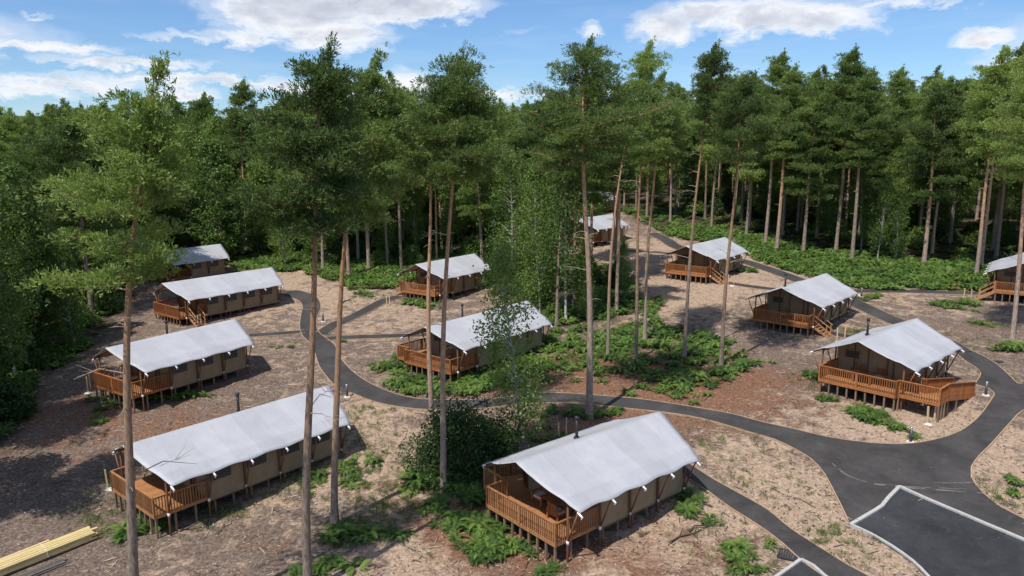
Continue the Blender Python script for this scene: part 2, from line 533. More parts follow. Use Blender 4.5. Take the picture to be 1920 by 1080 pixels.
def ground_mat():
    m, nt, out = new_mat('woodland_soil')
    P = pos_vec(nt)
    wide = noise(nt, P, 0.16, 5.0, 0.62, .5)
    mid = noise(nt, P, 0.85, 6.0, 0.66, .6)
    fine = noise(nt, P, 5.5, 6.0, 0.75, .3)
    tiny = noise(nt, P, 24.0, 4.0, 0.8)
    at = N(nt, 'ShaderNodeAttribute', attribute_name='soil')
    sp = N(nt, 'ShaderNodeSeparateColor'); L(nt, at.outputs['Color'], sp.inputs[0])
    sand_w, red_w, litter_w = sp.outputs
    brown = ramp(nt, fine, [(0.30, (.062, .043, .034)), (0.48, (.148, .108, .084)), (0.66, (.285, .222, .178))])
    sand = ramp(nt, fine, [(0.28, (.20, .135, .092)), (0.48, (.37, .262, .182)), (0.66, (.52, .405, .30))])
    red = ramp(nt, fine, [(0.30, (.10, .045, .028)), (0.5, (.20, .10, .06)), (0.68, (.31, .18, .11))])
    leaf = ramp(nt, fine, [(0.30, (.020, .018, .012)), (0.5, (.055, .046, .028)), (0.7, (.11, .085, .05))])
    w = math_n(nt, 'ADD', math_n(nt, 'MULTIPLY', math_n(nt, 'SUBTRACT', mid, .5), 3.2), math_n(nt, 'MULTIPLY', math_n(nt, 'SUBTRACT', wide, .5), 1.6))
    sw = math_n(nt, 'ADD', sand_w, w, clamp=True)
    sw = ramp(nt, math_n(nt, 'ADD', sand_w, math_n(nt, 'MULTIPLY', w, .75)), [(0.30, 0.0), (0.68, 1.0)])
    rw = ramp(nt, math_n(nt, 'ADD', red_w, math_n(nt, 'MULTIPLY', w, -.5)), [(0.25, 0.0), (0.7, 1.0)])
    lw = ramp(nt, math_n(nt, 'ADD', litter_w, math_n(nt, 'MULTIPLY', w, -.25)), [(0.3, 0.0), (0.7, 1.0)])
    col = mixc(nt, sw, brown, sand)
    col = mixc(nt, rw, col, red)
    col = mixc(nt, lw, col, leaf)
    # chips and twigs
    vo = N(nt, 'ShaderNodeTexVoronoi'); vo.inputs['Scale'].default_value = 9.0; vo.inputs['Randomness'].default_value = 1.0
    wv = N(nt, 'ShaderNodeVectorMath', operation='ADD')
    nz = N(nt, 'ShaderNodeTexNoise'); nz.inputs['Scale'].default_value = 3.0; L(nt, P, nz.inputs['Vector'])
    sc = N(nt, 'ShaderNodeVectorMath', operation='SCALE'); L(nt, nz.outputs['Color'], sc.inputs[0]); sc.inputs['Scale'].default_value = 0.8
    L(nt, P, wv.inputs[0]); L(nt, sc.outputs[0], wv.inputs[1]); L(nt, wv.outputs[0], vo.inputs['Vector'])
    hsv = N(nt, 'ShaderNodeSeparateColor'); L(nt, vo.outputs['Color'], hsv.inputs[0])
    pale = math_n(nt, 'MULTIPLY', ramp(nt, hsv.outputs[0], [(0.80, 0.0), (0.90, 1.0)]), ramp(nt, vo.outputs['Distance'], [(0.22, 1.0), (0.36, 0.0)]))
    dark = math_n(nt, 'MULTIPLY', ramp(nt, hsv.outputs[1], [(0.72, 0.0), (0.8, 1.0)]), ramp(nt, vo.outputs['Distance'], [(0.25, 1.0), (0.42, 0.0)]))
    nl = math_n(nt, 'SUBTRACT', 1.0, lw)
    col = mixc(nt, math_n(nt, 'MULTIPLY', dark, .55), col, (.05, .035, .027))
    col = mixc(nt, math_n(nt, 'MULTIPLY', math_n(nt, 'MULTIPLY', pale, .6), nl), col, (.50, .42, .34))
    col = mixc(nt, 0.8, col, ramp(nt, tiny, [(.3, .28), (.7, .72)]), 'OVERLAY')
    patch = noise(nt, P, 1.9, 5.0, 0.7, 1.2)
    col = mixc(nt, ramp(nt, patch, [(.50, 0.0), (.66, .55)]), col, (.10, .07, .052))
    h = math_n(nt, 'ADD', math_n(nt, 'MULTIPLY', fine, 1.0), math_n(nt, 'MULTIPLY', tiny, .45))
    h = math_n(nt, 'ADD', h, math_n(nt, 'MULTIPLY', mid, 2.0))
    principled(nt, out, col, 0.95, bump(nt, h, .9, .07), 0.1)
    M['soil'] = m


def asphalt_mat(name, k, tinta):
    m, nt, out = new_mat(name)
    P = pos_vec(nt)
    a = noise(nt, P, 0.35, 5.0, 0.6, .4)
    b = noise(nt, P, 22.0, 3.0, 0.7)
    c = noise(nt, P, 2.2, 6.0, 0.7, 1.0)
    base = ramp(nt, a, [(0.32, tuple(.8 * k * t for t in tinta)), (0.68, tuple(1.7 * k * t for t in tinta))])
    a2 = noise(nt, P, 1.1, 5.0, 0.65, 1.5)
    base = mixc(nt, .45, base, ramp(nt, a2, [(.35, .38), (.65, .62)]), 'OVERLAY')
    col = mixc(nt, .5, base, ramp(nt, b, [(.3, .35), (.7, .65)]), 'OVERLAY')
    dust = ramp(nt, c, [(.56, 0.0), (.78, .38)])
    col = mixc(nt, dust, col, (.13, .115, .10))
    vo = N(nt, 'ShaderNodeTexVoronoi'); vo.inputs['Scale'].default_value = 2.6; L(nt, P, vo.inputs['Vector'])
    hs = N(nt, 'ShaderNodeSeparateColor'); L(nt, vo.outputs['Color'], hs.inputs[0])
    sp = math_n(nt, 'MULTIPLY', ramp(nt, hs.outputs[0], [(.93, 0.0), (.95, 1.0)]), ramp(nt, vo.outputs['Distance'], [(.05, 1.0), (.08, 0.0)]))
    col = mixc(nt, sp, col, (.38, .34, .30))
    principled(nt, out, col, 0.82, bump(nt, b, .35, .01), 0.3)
    M[name] = m


ground_mat()
asphalt_mat('asphalt', .036, (1.06, .98, .93))
asphalt_mat('asphalt_new', .026, (.95, .98, 1.08))


# ------------------------------------------------------------------ paths (photo outlines laid on the terrain)
def smooth_poly(pts, closed=True, step=0.6, sharp=()):
    """Catmull-Rom through world points, resampled"""
    n = len(pts)
    out = []
    rngi = range(n) if closed else range(n - 1)
    for i in rngi:
        p1, p2 = pts[i], pts[(i + 1) % n]
        p0 = pts[(i - 1) % n] if (closed or i > 0) else p1
        p3 = pts[(i + 2) % n] if (closed or i + 2 < n) else p2
        if i in sharp: p0 = p1
        if (i + 1) % n in sharp: p3 = p2
        seg = math.hypot(p2[0] - p1[0], p2[1] - p1[1])
        k = max(1, int(seg / step))
        for j in range(k):
            t = j / k
            q = []
            for a in (0, 1):
                m1, m2 = (p2[a] - p0[a]) * .5, (p3[a] - p1[a]) * .5
                lim = seg * 1.2
                m1 = max(-lim, min(lim, m1)); m2 = max(-lim, min(lim, m2))
                q.append((2 * t ** 3 - 3 * t * t + 1) * p1[a] + (t ** 3 - 2 * t * t + t) * m1 + (-2 * t ** 3 + 3 * t * t) * p2[a] + (t ** 3 - t * t) * m2)
            out.append(tuple(q))
    if not closed:
        out.append(tuple(pts[-1]))
    return out


def in_poly(px, py, poly):
    px = np.asarray(px, float); py = np.asarray(py, float)
    c = np.zeros(px.shape, bool)
    n = len(poly)
    for i in range(n):
        x1, y1 = poly[i]; x2, y2 = poly[(i + 1) % n]
        if y1 == y2: continue
        cond = ((y1 > py) != (y2 > py)) & (px < (x2 - x1) * (py - y1) / (y2 - y1) + x1)
        c ^= cond
    return c


def dist_poly(px, py, poly, closed=True):
    px = np.asarray(px, float); py = np.asarray(py, float)
    best = np.full(px.shape, 1e9)
    n = len(poly)
    for i in range(n if closed else n - 1):
        x1, y1 = poly[i]; x2, y2 = poly[(i + 1) % n]
        dx, dy = x2 - x1, y2 - y1
        L2 = dx * dx + dy * dy + 1e-12
        t = np.clip(((px - x1) * dx + (py - y1) * dy) / L2, 0, 1)
        best = np.minimum(best, np.hypot(px - x1 - t * dx, py - y1 - t * dy))
    return best


PAVED = []      # (outline, level)
LEVEL0 = 0.045


def sheet(name, outline, lift, mat, label=None):
    xs = [p[0] for p in outline]; ys = [p[1] for p in outline]
    gx, gy = np.meshgrid(np.arange(min(xs), max(xs), 1.1), np.arange(min(ys), max(ys), 1.1))
    gx, gy = gx.ravel(), gy.ravel()
    k = in_poly(gx, gy, outline)
    gx, gy = gx[k], gy[k]
    k = dist_poly(gx, gy, outline) > .35
    pts = [Vector(p) for p in outline] + [Vector((a, b)) for a, b in zip(gx[k], gy[k])]
    n = len(outline)
    vs, es, fs, *_ = geometry.delaunay_2d_cdt(pts, [], [list(range(n))], 1, 1e-4)
    me = bpy.data.meshes.new(name)
    fs = [f if (vs[f[1]] - vs[f[0]]).cross(vs[f[2]] - vs[f[0]]) > 0 else list(reversed(f)) for f in fs]
    me.from_pydata([(v.x, v.y, ghf(v.x, v.y) + lift) for v in vs], [], fs)
    me.materials.append(mat)
    o = put(name, me)
    tag(o, label, None, None, 'structure')
    PAVED.append((outline, lift))
    return o


def ribbon_outline(cl, w):
    lft, rgt = [], []
    for i, p in enumerate(cl):
        a, b = cl[max(i - 1, 0)], cl[min(i + 1, len(cl) - 1)]
        d = Vector((b[0] - a[0], b[1] - a[1])).normalized()
        lft.append((p[0] - d.y * w / 2, p[1] + d.x * w / 2)); rgt.append((p[0] + d.y * w / 2, p[1] - d.x * w / 2))
    return lft, rgt


def strip(name, line, w, h, mat, closed=False, lift=0.0, parent=None):
    """thin raised strip following a line on the ground"""
    mb = MB()
    n = len(line)
    o = 0
    vs = []
    for i, p in enumerate(line):
        a = line[(i - 1) % n] if (closed or i > 0) else p
        b = line[(i + 1) % n] if (closed or i < n - 1) else p
        d = Vector((b[0] - a[0], b[1] - a[1]))
        d = d.normalized() if d.length > 1e-6 else Vector((1, 0))
        z = ghf(*p) + lift
        l = (p[0] - d.y * w / 2, p[1] + d.x * w / 2); r = (p[0] + d.y * w / 2, p[1] - d.x * w / 2)
        vs += [(*l, z - .08), (*l, z + h), (*r, z + h), (*r, z - .08)]
    fs = []
    for i in range(n if closed else n - 1):
        a, b = i * 4, ((i + 1) % n) * 4
        for k in range(3):
            fs.append((a + k, b + k, b + k + 1, a + k + 1))
    mb.add(vs, fs)
    return mb


edge_mb = MB()


def add_edge(line, closed=False):
    m = strip('e', line, .06, .075, None, closed)
    edge_mb.add(m.v, m.f)


WP = lambda pts: [gp(u, v) for u, v in pts]

main_px = [(533, 556), (556, 562), (567, 574), (564, 592), (562, 612), (567, 630), (585, 648), (592, 668), (600, 690), (618, 714), (634, 730), (640, 739),
           (656, 737), (681, 747), (716, 758), (763, 766), (801, 769), (860, 769), (912, 766), (980, 759), (1040, 756), (1096, 756), (1116, 760),
           (1197, 769), (1252, 775), (1312, 785), (1364, 799), (1403, 811), (1452, 825), (1495, 846), (1523, 864), (1545, 889), (1566, 928), (1580, 956), (1594, 986),
           (1615, 974), (1654, 949), (1665, 935), (1686, 914), (1740, 938), (1803, 964), (1860, 988), (1920, 1013), (1985, 1040),
           (1985, 1005), (1920, 974), (1877, 952), (1842, 924), (1821, 896), (1821, 878), (1835, 857), (1860, 832), (1895, 793), (1920, 770), (1985, 742),
           (1985, 715), (1920, 720), (1908, 720), (1895, 707), (1869, 684), (1843, 668), (1809, 652), (1775, 634), (1752, 642),
           (1786, 660), (1809, 677), (1838, 699), (1829, 722), (1853, 729), (1863, 737), (1860, 748), (1835, 782), (1800, 809), (1753, 825), (1700, 833), (1630, 831), (1552, 820),
           (1488, 805), (1433, 793), (1373, 777), (1312, 766), (1237, 754), (1191, 748), (1113, 741.5), (1060, 738), (1001, 738), (940, 747), (870, 751), (806, 750),
           (764, 745), (725, 733), (685, 714), (656, 692), (637, 669), (628, 648), (614, 636), (597, 622), (594, 600), (601, 580), (600, 567), (592, 556), (576, 549), (558, 545), (535, 546)]
sharp_i = {main_px.index(p) for p in [(1594, 986), (1686, 914), (640, 739), (533, 556), (535, 546), (1985, 1040), (1985, 1005), (1985, 742), (1985, 715), (1775, 634), (1752, 642)]}
main = smooth_poly(WP(main_px), True, .6, sharp_i)
sheet('road', main, LEVEL0, M['asphalt'])
add_edge(main, True)
bottom = smooth_poly(WP([(1250, 872), (1290, 899), (1325, 921), (1367, 952), (1424, 988), (1467, 1020), (1502, 1052), (1545, 1082), (1640, 1150), (1720, 1140),
                         (1630, 1082), (1587, 1059), (1541, 1030), (1481, 991), (1438, 956), (1382, 924), (1332, 896), (1290, 868), (1262, 850)]), True, .6, {0, 8, 9, 18})
sheet('path', bottom, LEVEL0 + .004, M['asphalt'])
add_edge(bottom, True)
bay = smooth_poly(WP([(1600, 988), (1618, 977), (1657, 952), (1668, 938), (1688, 918), (1740, 941), (1804, 968), (1920, 1017), (2000, 1052), (2000, 1150), (1800, 1150), (1740, 1088), (1711, 1058),
                      (1672, 1030), (1631, 1005)]), True, .6, {0, 4, 8, 9, 10})
sheet('road', bay, LEVEL0 + .008, M['asphalt_new'])
bay2 = smooth_poly(WP([(1502, 1054), (1474, 1075), (1430, 1105), (1500, 1150), (1600, 1125), (1545, 1084)]), True, .6, {0, 2, 3, 4, 5})
sheet('road', bay2, LEVEL0 + .012, M['asphalt_new'])

for i, (pts, w) in enumerate([
        ([(602, 627), (625, 611), (650, 600), (676, 588), (700, 575), (722, 564), (752, 556)], 1.45),
        ([(612, 636), (640, 634), (700, 632), (765, 630), (800, 628)], 1.25),
        ([(572, 622), (540, 625), (500, 628), (466, 630)], 1.1),
        ([(646, 735), (618, 740), (590, 744)], 1.4),
        ([(1222, 438), (1246, 449), (1268, 463), (1300, 474), (1340, 480), (1395, 491), (1430, 502), (1465, 514), (1500, 527), (1545, 543), (1590, 562), (1630, 582), (1680, 604), (1725, 620), (1780, 647), (1800, 660)], 1.9),
        ([(1605, 547), (1680, 547), (1760, 549), (1850, 552), (1872, 554)], 1.2),
        ([(1362, 531), (1400, 537), (1440, 542), (1500, 548), (1560, 552)], 1.0),
        ([(1556, 626), (1600, 634), (1650, 642)], 1.0),
        ([(1150, 470), (1182, 471), (1241, 475), (1275, 478)], .9),
        ([(540, 551), (510, 546), (490, 545)], 1.3)]):
    cl = smooth_poly(WP(pts), False, .6)
    lf, rg = ribbon_outline(cl, w)
    sheet('path', lf + rg[::-1], LEVEL0 + .016 + .004 * i, M['asphalt'])
    add_edge(lf); add_edge(rg)
e = edge_mb.build('path_edging', M['edging_timber'])
tag(e, None, None, None, 'structure')

# concrete kerbs round the two parking bays
k1 = smooth_poly(WP([(1594, 987), (1615, 975), (1654, 951), (1665, 937), (1686, 915.5)]), False, .5) + smooth_poly(WP([(1687, 915), (1740, 939), (1804, 966), (1860, 990), (1920, 1015), (1990, 1046)]), False, .6)
k2 = smooth_poly(WP([(1594, 986), (1631, 1003), (1672, 1027), (1711, 1055), (1740, 1084), (1790, 1140)]), False, .5)
k3 = smooth_poly(WP([(1440, 1096), (1472, 1073), (1502, 1052)]), False, .5)
k4 = smooth_poly(WP([(1502, 1052), (1525, 1064), (1545, 1082), (1600, 1122)]), False, .5)
for line, w in ((k1, .19), (k2, .13), (k3, .16), (k4, .16)):
    o = strip('kerb', line, w, .14, None).build('kerb', M['concrete'])
    tag(o, None, None, None, 'structure')

# dried mud tracks dragged across the junction
simple_mat('mud_track', (.09, .082, .075), (.20, .175, .155), .95, (1, 1, 1), 9, .2, .005, .1)
for pts, w in (([(1560, 870), (1590, 893), (1640, 908), (1700, 915), (1790, 922), (1845, 926)], .14), ([(1572, 880), (1610, 902), (1680, 912), (1760, 917), (1840, 919)], .09), ([(1740, 905), (1800, 907), (1835, 905)], .07)):
    cl = smooth_poly(WP(pts), False, .4)
    mb = MB()
    for a in range(len(cl) - 1):
        if rnd.random() < .25: continue
        l, r = ribbon_outline([cl[a], cl[a + 1]], w * rnd.uniform(.4, 1.3))
        ja = rnd.uniform(-.04, .04)
        q = [(p[0] + ja, p[1] + ja, ghf(*p) + LEVEL0 + .006) for p in (r[0], r[1], l[1], l[0])]
        mb.add(q, [(0, 1, 2, 3)])
    o = mb.build('mud_track', M['mud_track'])
    tag(o, 'pale dried mud dragged in a thin arc over the tarmac junction', None, None, 'stuff')

# ------------------------------------------------------------------ clearing and terrain sheet
clear_px = [(-500, 1500), (-260, 1100), (-90, 920), (0, 835), (62, 712), (150, 668), (205, 620), (238, 560), (248, 520), (262, 500)]
CLEAR = WP(clear_px) + [(-48, 100), (-40, 100)] + WP([(440, 488), (480, 484), (540, 484), (600, 500), (650, 518), (700, 508), (760, 498), (900, 505), (932, 530),
        (965, 565), (1000, 592), (1050, 614), (1120, 606), (1185, 590), (1215, 585), (1190, 530), (1172, 500), (1090, 492), (1055, 470), (1058, 432), (1066, 408), (1078, 396), (1140, 390),
        (1192, 408), (1225, 428), (1300, 424), (1400, 446), (1500, 477), (1600, 493), (1740, 502), (1835, 520), (1880, 505), (2000, 512), (2300, 560)]) + [(110, 60), (110, -60), (-40, -60)]


def soil_attr(x, y):
    n = len(x)
    inside = in_poly(x, y, CLEAR)
    d = dist_poly(x, y, CLEAR)
    lit = np.where(inside, np.clip(.55 - d / 6.0, 0, .55), np.clip(.55 + d / 5.0, 0, 1))
    sand = np.full(n, .33); red = np.zeros(n)
    blobs = [  # u, v, radius m, sand, red
        (70, 850, 12, -.35, .15), (60, 1000, 9, -.2, .05), (350, 1040, 6, .1, 0), (480, 950, 6, .25, 0), (780, 1010, 5, .45, .05), (690, 830, 6, .35, .0), (740, 900, 4, .2, .2),
        (420, 1020, 7, -.15, .05), (560, 1000, 4, -.1, .1), (1480, 880, 7, .12, 0), (1890, 960, 6, .15, 0), (500, 690, 7, .0, .10), (330, 790, 6, -.1, .3), (540, 520, 9, .45, .0), (650, 560, 9, .4, 0), (740, 610, 8, .15, .0), (640, 780, 4, .3, 0),
        (900, 700, 6, -.1, .4), (1080, 690, 8, -.1, .55), (1230, 720, 9, -.2, .6), (1400, 740, 8, -.1, .45), (1330, 690, 4, .4, .1), (1250, 560, 9, .5, 0), (1230, 480, 14, .6, .0), (1420, 520, 9, .35, 0),
        (1450, 700, 7, -.2, .1), (1550, 780, 6, .15, .0), (1640, 800, 4, .2, 0), (1760, 790, 5, .55, .0), (1700, 700, 4, .0, .1), (1830, 640, 8, -.15, .3), (1600, 560, 7, .1, .0),
        (1380, 850, 5, .15, .05), (1480, 930, 4, .3, 0), (1620, 1040, 4, .4, .0), (1890, 880, 4, .4, 0), (1330, 950, 4, .45, 0), (1300, 1040, 5, .15, .3), (1170, 1030, 4, .2, .3), (950, 1000, 5, .0, .6), (1050, 820, 5, -.2, .5), (880, 970, 4, 0, .5),
        (330, 560, 6, -.1, .0), (230, 640, 6, -.2, .2), (150, 780, 6, -.35, .35), (180, 700, 4, -.2, .3)]
    for u, v, r, s, k in blobs:
        cx, cy = gp(u, v)
        g = np.exp(-((x - cx) ** 2 + (y - cy) ** 2) / (2 * (r * .62) ** 2))
        sand += s * g; red += k * g
    return np.clip(sand, 0, 1), np.clip(red, 0, 1), lit


def bumps_noise(x, y):
    z = np.zeros_like(x)
    r2 = np.random.default_rng(5)
    for k in range(26):
        a = r2.uniform(0, 2 * math.pi); w = r2.uniform(.5, 3.2)
        z += np.sin((x * math.cos(a) + y * math.sin(a)) * w + r2.uniform(0, 6.3)) / (1 + w * 1.3)
    return z


def build_ground():
    def axis(lo, hi, step, ext):
        a = list(np.arange(lo, hi + 1e-6, step))
        s, p = step, hi
        right = []
        while p < ext[1]:
            s *= 1.28; p += s; right.append(p)
        s, p = step, lo
        left = []
        while p > ext[0]:
            s *= 1.28; p -= s; left.append(p)
        return np.array(left[::-1] + a + right)
    xs = axis(-52, 66, .42, (-2500, 2500)); ys = axis(18, 116, .42, (-900, 4000))
    X, Y = np.meshgrid(xs, ys)
    x, y = X.ravel(), Y.ravel()
    z = gh(x, y)
    near = (np.abs(x) < 90) & (y < 150)
    d = np.full(x.shape, 50.0)
    xi, yi = x[near], y[near]
    dn = np.full(xi.shape, 50.0)
    for outl, _l in PAVED:
        ds = dist_poly(xi, yi, outl[::2] + [outl[-1]])
        ds[in_poly(xi, yi, outl)] = 0
        dn = np.minimum(dn, ds)
    d[near] = dn
    fac = np.clip(d / 1.4, 0, 1)
    z = z + bumps_noise(x, y) * .028 * fac - .0 * fac
    nx, ny = len(xs), len(ys)
    idx = np.arange(nx * ny).reshape(ny, nx)
    q = np.stack([idx[:-1, :-1].ravel(), idx[:-1, 1:].ravel(), idx[1:, 1:].ravel(), idx[1:, :-1].ravel()], 1)
    me = mesh_np('ground', np.stack([x, y, z], 1), quads=q, smooth=True)
    s, r, l = soil_attr(x, y)
    at = me.color_attributes.new('soil', 'FLOAT_COLOR', 'POINT')
    at.data.foreach_set('color', np.stack([s, r, l, np.ones_like(s)], 1).astype(np.float32).ravel())
    me.materials.append(M['soil'])
    o = put('ground', me)
    tag(o, None, None, None, 'structure')


build_ground()

# ------------------------------------------------------------------ tents
WR, ER, HR, WD, WWL = 3.608, 1.918, 3.434, 2.604, 2.68
DT = .18            # deck surface above the fascia's lower edge
U0 = .66            # first pair of poles
bal_me = None
_b = MB(); _b.box(-.019, .019, -.032, .032, 0, 1); BAL = _b.mesh('baluster', M['stained_timber'])
_b = MB(); _b.box(-.019, .019, -.032, .032, 0, 1); BALG = _b.mesh('baluster', M['golden_timber'])
_b = MB(); _b.box(-.05, .05, -.05, .05, 0, 1); STILT = _b.mesh('stilt', M['stilt_timber'])
_b = MB(); _b.tube([(0, 0, 0), (0, 0, 1)], .058, 10); POLE = _b.mesh('pole', M['pole_timber'], True)


def roof_z(u, v, Lt, n):
    b = abs(v) / WR
    z = HR - (HR - ER) * b
    z += .075 * math.exp(-((b - .74) / .10) ** 2)
    return z


def tent(label, x, y, zf, yaw, Lt, rails='', flue=None, side_win=False, single=True, chairs=False, seed=0, stairs=None, ramp_side=None, boards=True, ext=None):
    r = random.Random(100 + seed)
    ca, sa = math.cos(yaw), math.sin(yaw)

    def wld(u, v):           # v to the right of the length axis
        return x + ca * u + sa * v, y + sa * u - ca * v
    g0 = ghf(x, y)
    root = empty('safari_tent', (x, y, g0), yaw, label, 'tent', 'safari tents on timber decks')
    Z = zf - g0              # local height of fascia bottom

    def gl(u, v):            # local ground height
        return ghf(*wld(u, v)) - g0
    n = max(3, round((Lt - U0) / 2.2))
    st = [U0 + (Lt - U0) * k / n for k in range(n + 1)]
    u1 = st[1]

    # roof skin
    vs, fs = [], []
    per, nj = 8, 14
    for s in (1, -1):
        o = len(vs)
        ni = n * per
        ph1, ph2 = r.uniform(0, 6), r.uniform(0, 6)
        for i in range(ni + 1):
            a = i / ni
            bay = (a * n) % 1.0
            bw = math.sin(math.pi * bay) ** 2
            for j in range(nj + 1):
                b = j / nj
                uf = -.213 + .83 * b ** 1.35
                ub = Lt + 1.244 - 1.018 * b ** 1.2
                u = uf + (ub - uf) * a
                w = WR - .10 * bw * b ** 5
                v = b * w
                z = roof_z(u, v, Lt, n) + .02
                z -= .028 * bw * math.sin(math.pi * min(1, b / .78)) if b < .78 else 0
                z -= .045 * math.sin(math.pi * b)
                z -= .05 * b ** 4 * math.sin(math.pi * a) * .5
                z += .004 * math.sin(7 * u + 3 * b + ph1) * b + .008 * math.sin(13 * v + ph2 + 2 * u) * math.exp(-3 * a * n)
                vs.append((u, -s * v, Z + z))
        for i in range(ni):
            for j in range(nj):
                a0 = o + i * (nj + 1) + j
                q = (a0, a0 + nj + 1, a0 + nj + 2, a0 + 1)
                fs.append(q if s < 0 else q[::-1])
    mb = MB(); mb.add(vs, fs)
    ro = mb.build('canvas_roof', M['canvas_roof'], root, True)
    so = ro.modifiers.new('thickness', 'SOLIDIFY'); so.thickness = .02; so.offset = -1

    # rafters with white end tubes, poles, struts
    for k, us in enumerate(st):
        uu = us if k else .62
        for s in (1, -1):
            mb = MB()
            rp = []
            for v in (0.02, 1.3, 2.67, WR - .06):
                rp.append((uu, -s * v, Z + roof_z(uu, v, Lt, n) - .085 - (.045 * math.sin(math.pi * v / WR))))
            mb.tube(rp, .045, 8)
            raf = mb.build('rafter', M['pole_timber'], root, True)
            e0 = Vector(rp[3]); d = (e0 - Vector(rp[2])).normalized()
            mb = MB(); mb.tube([e0 - d * .10, e0 + d * .26], .052, 10)
            mb.beam(e0 + d * .22 + Vector((0, 0, -.02)), e0 + d * .16 + Vector((.0, 0, -.16)), .05, .05)
            cap = mb.build('end_cap', M['white_plastic'], root, True)
            cap.parent = raf
            # pole from the ground to the roof
            gz = gl(us, s * (WWL + .08))
            top = Z + roof_z(us, WWL + .08, Lt, n) - .14
            p = put('pole', POLE, root, (us, -s * (WWL + .08), gz - .1)); p.scale = (1, 1, top - gz + .1)
            mb = MB(); mb.tube([(us, -s * (WWL + .08), Z - .03), (us, -s * (WWL + .08), Z + .16)], .074, 10)
            br = mb.build('bracket', M['white_plastic'] if k in (0, 1) else M['steel'], root, True); br.parent = root
            mb = MB(); mb.tube([(us, -s * (WWL + .13), Z + .18), (uu, -s * (WR - .14), Z + ER - .06)], .04, 8)
            mb.build('strut', M['pole_timber'], root, True)
    for vv, nm in ((0, 'ridge_beam'), (2.62, 'purlin'), (-2.62, 'purlin')):
        mb = MB()
        zz = Z + roof_z(0, vv, Lt, n) - .19 - .045 * math.sin(math.pi * abs(vv) / WR)
        mb.tube([(.05 if vv == 0 else .5, -vv, zz), (Lt + (1.0 if vv == 0 else .1), -vv, zz)], .05, 8)
        mb.build(nm, M['pole_timber'], root, True)

    # canvas walls: one panel per bay
    for s in (1, -1):
        for k in range(1, n):
            a, b = st[k] + .02, st[k + 1] - .02
            mb = MB(); vv, ff = [], []
            m1, m2 = 8, 5
            for i in range(m1 + 1):
                for j in range(m2 + 1):
                    u = a + (b - a) * i / m1
                    zz = -.10 + (roof_z(u, WWL, Lt, n) + .04) * j / m2
                    blg = .03 * math.sin(math.pi * i / m1) * math.sin(math.pi * j / m2) + r.uniform(-.006, .006)
                    vv.append((u, -s * (WWL - .03 + blg), Z + zz))
            for i in range(m1):
                for j in range(m2):
                    a0 = i * (m2 + 1) + j
                    q = (a0, a0 + m2 + 1, a0 + m2 + 2, a0 + 1)
                    ff.append(q if s > 0 else q[::-1])
            mb.add(vv, ff)
            w = mb.build('wall_panel', M['canvas_wall'], root, True)
            mb = MB()
            mb.box(a, b, -s * (WWL + .012) - .008, -s * (WWL + .012) + .008, Z - .12, Z - .07)
            mb.build('hem', M['pole_timber'], root).parent = w
            if side_win and s > 0:
                c = a + (b - a) * .36
                mb = MB(); mb.box(c - .62, c + .62, -(WWL + .028), -(WWL + .008), Z + 1.02, Z + 1.72)
                wn = mb.build('window', M['window_mesh'], root); wn.parent = w
    # gable walls, front wall has a door flap and window
    for (uu, nm, sg) in ((u1, 'front_wall', -1), (Lt, 'rear_wall', 1)):
        vv, ff = [], []
        m1 = 20
        for i in range(m1 + 1):
            v = -WWL + .04 + (2 * WWL - .08) * i / m1
            top = roof_z(uu, v, Lt, n) - .02
            for j in range(5):
                vv.append((uu + .02 * math.sin(i * 1.7 + j), -v, Z - .10 + (top + .02) * j / 4))
        for i in range(m1):
            for j in range(4):
                a0 = i * 5 + j
                q = (a0, a0 + 5, a0 + 6, a0 + 1)
                ff.append(q if sg > 0 else q[::-1])
        mb = MB(); mb.add(vv, ff)
        w = mb.build(nm, M['canvas_wall'], root, True)
        if sg < 0:
            mb = MB(); mb.box(uu - .06, uu - .035, 1.0, 2.05, Z + 1.42, Z + 2.0)
            wn = mb.build('window', M['window_mesh'], root)
            mb = MB()
            for (p, q) in (((1.0, 1.42), (2.05, 1.42)), ((1.0, 2.0), (2.05, 2.0)), ((1.0, 1.42), (1.0, 2.0)), ((2.05, 1.42), (2.05, 2.0))):
                mb.beam((uu - .065, p[0], Z + p[1]), (uu - .065, q[0], Z + q[1]), .05, .05)
            mb.build('window_frame', M['canvas_wall'], root).parent = wn
            mb = MB(); mb.box(uu - .055, uu - .03, -.9, .35, Z + DT, Z + 2.25)
            mb.build('door_flap', M['canvas_wall'], root)
            mb = MB()
            for v in (-.93, .38):
                mb.beam((uu - .07, v, Z + DT), (uu - .07, v, Z + 2.3), .07, .07)
            mb.beam((uu - .07, -.93, Z + 2.3), (uu - .07, .38, Z + 2.3), .07, .07)
            mb.build('door_frame', M['pole_timber'], root)
            for v in (-1.35, 1.35):
                pp = put('post', POLE, root, (uu - .10, v * .0 + v, Z + DT)); pp.scale = (.8, .8, roof_z(uu, v, Lt, n) - DT - .12)

    # floor frame and deck boards
    mb = MB(); mb.box(.03, Lt, -WD + .03, WD - .03, Z + .0, Z + .145)
    deck = mb.build('floor_frame', M['stilt_timber'], root)
    if boards:
        nb = int(2 * WD / .146)
        bm_ = MB(); bm_.box(0, u1, -.064, .064, 0, .026); bme = bm_.mesh('deck_board', M['deck_timber'])
        for k in range(nb):
            put('deck_board', bme, root, (0, -WD + .073 + k * (2 * WD - .146) / (nb - 1), Z + DT - .028 + r.uniform(0, .004)))
    wood = M['golden_timber'] if seed in (1, 2) else M['stained_timber']
    # fascia
    mb = MB()
    mb.beam((0, WD, Z + .09), (0, -WD, Z + .09), .04, .18)
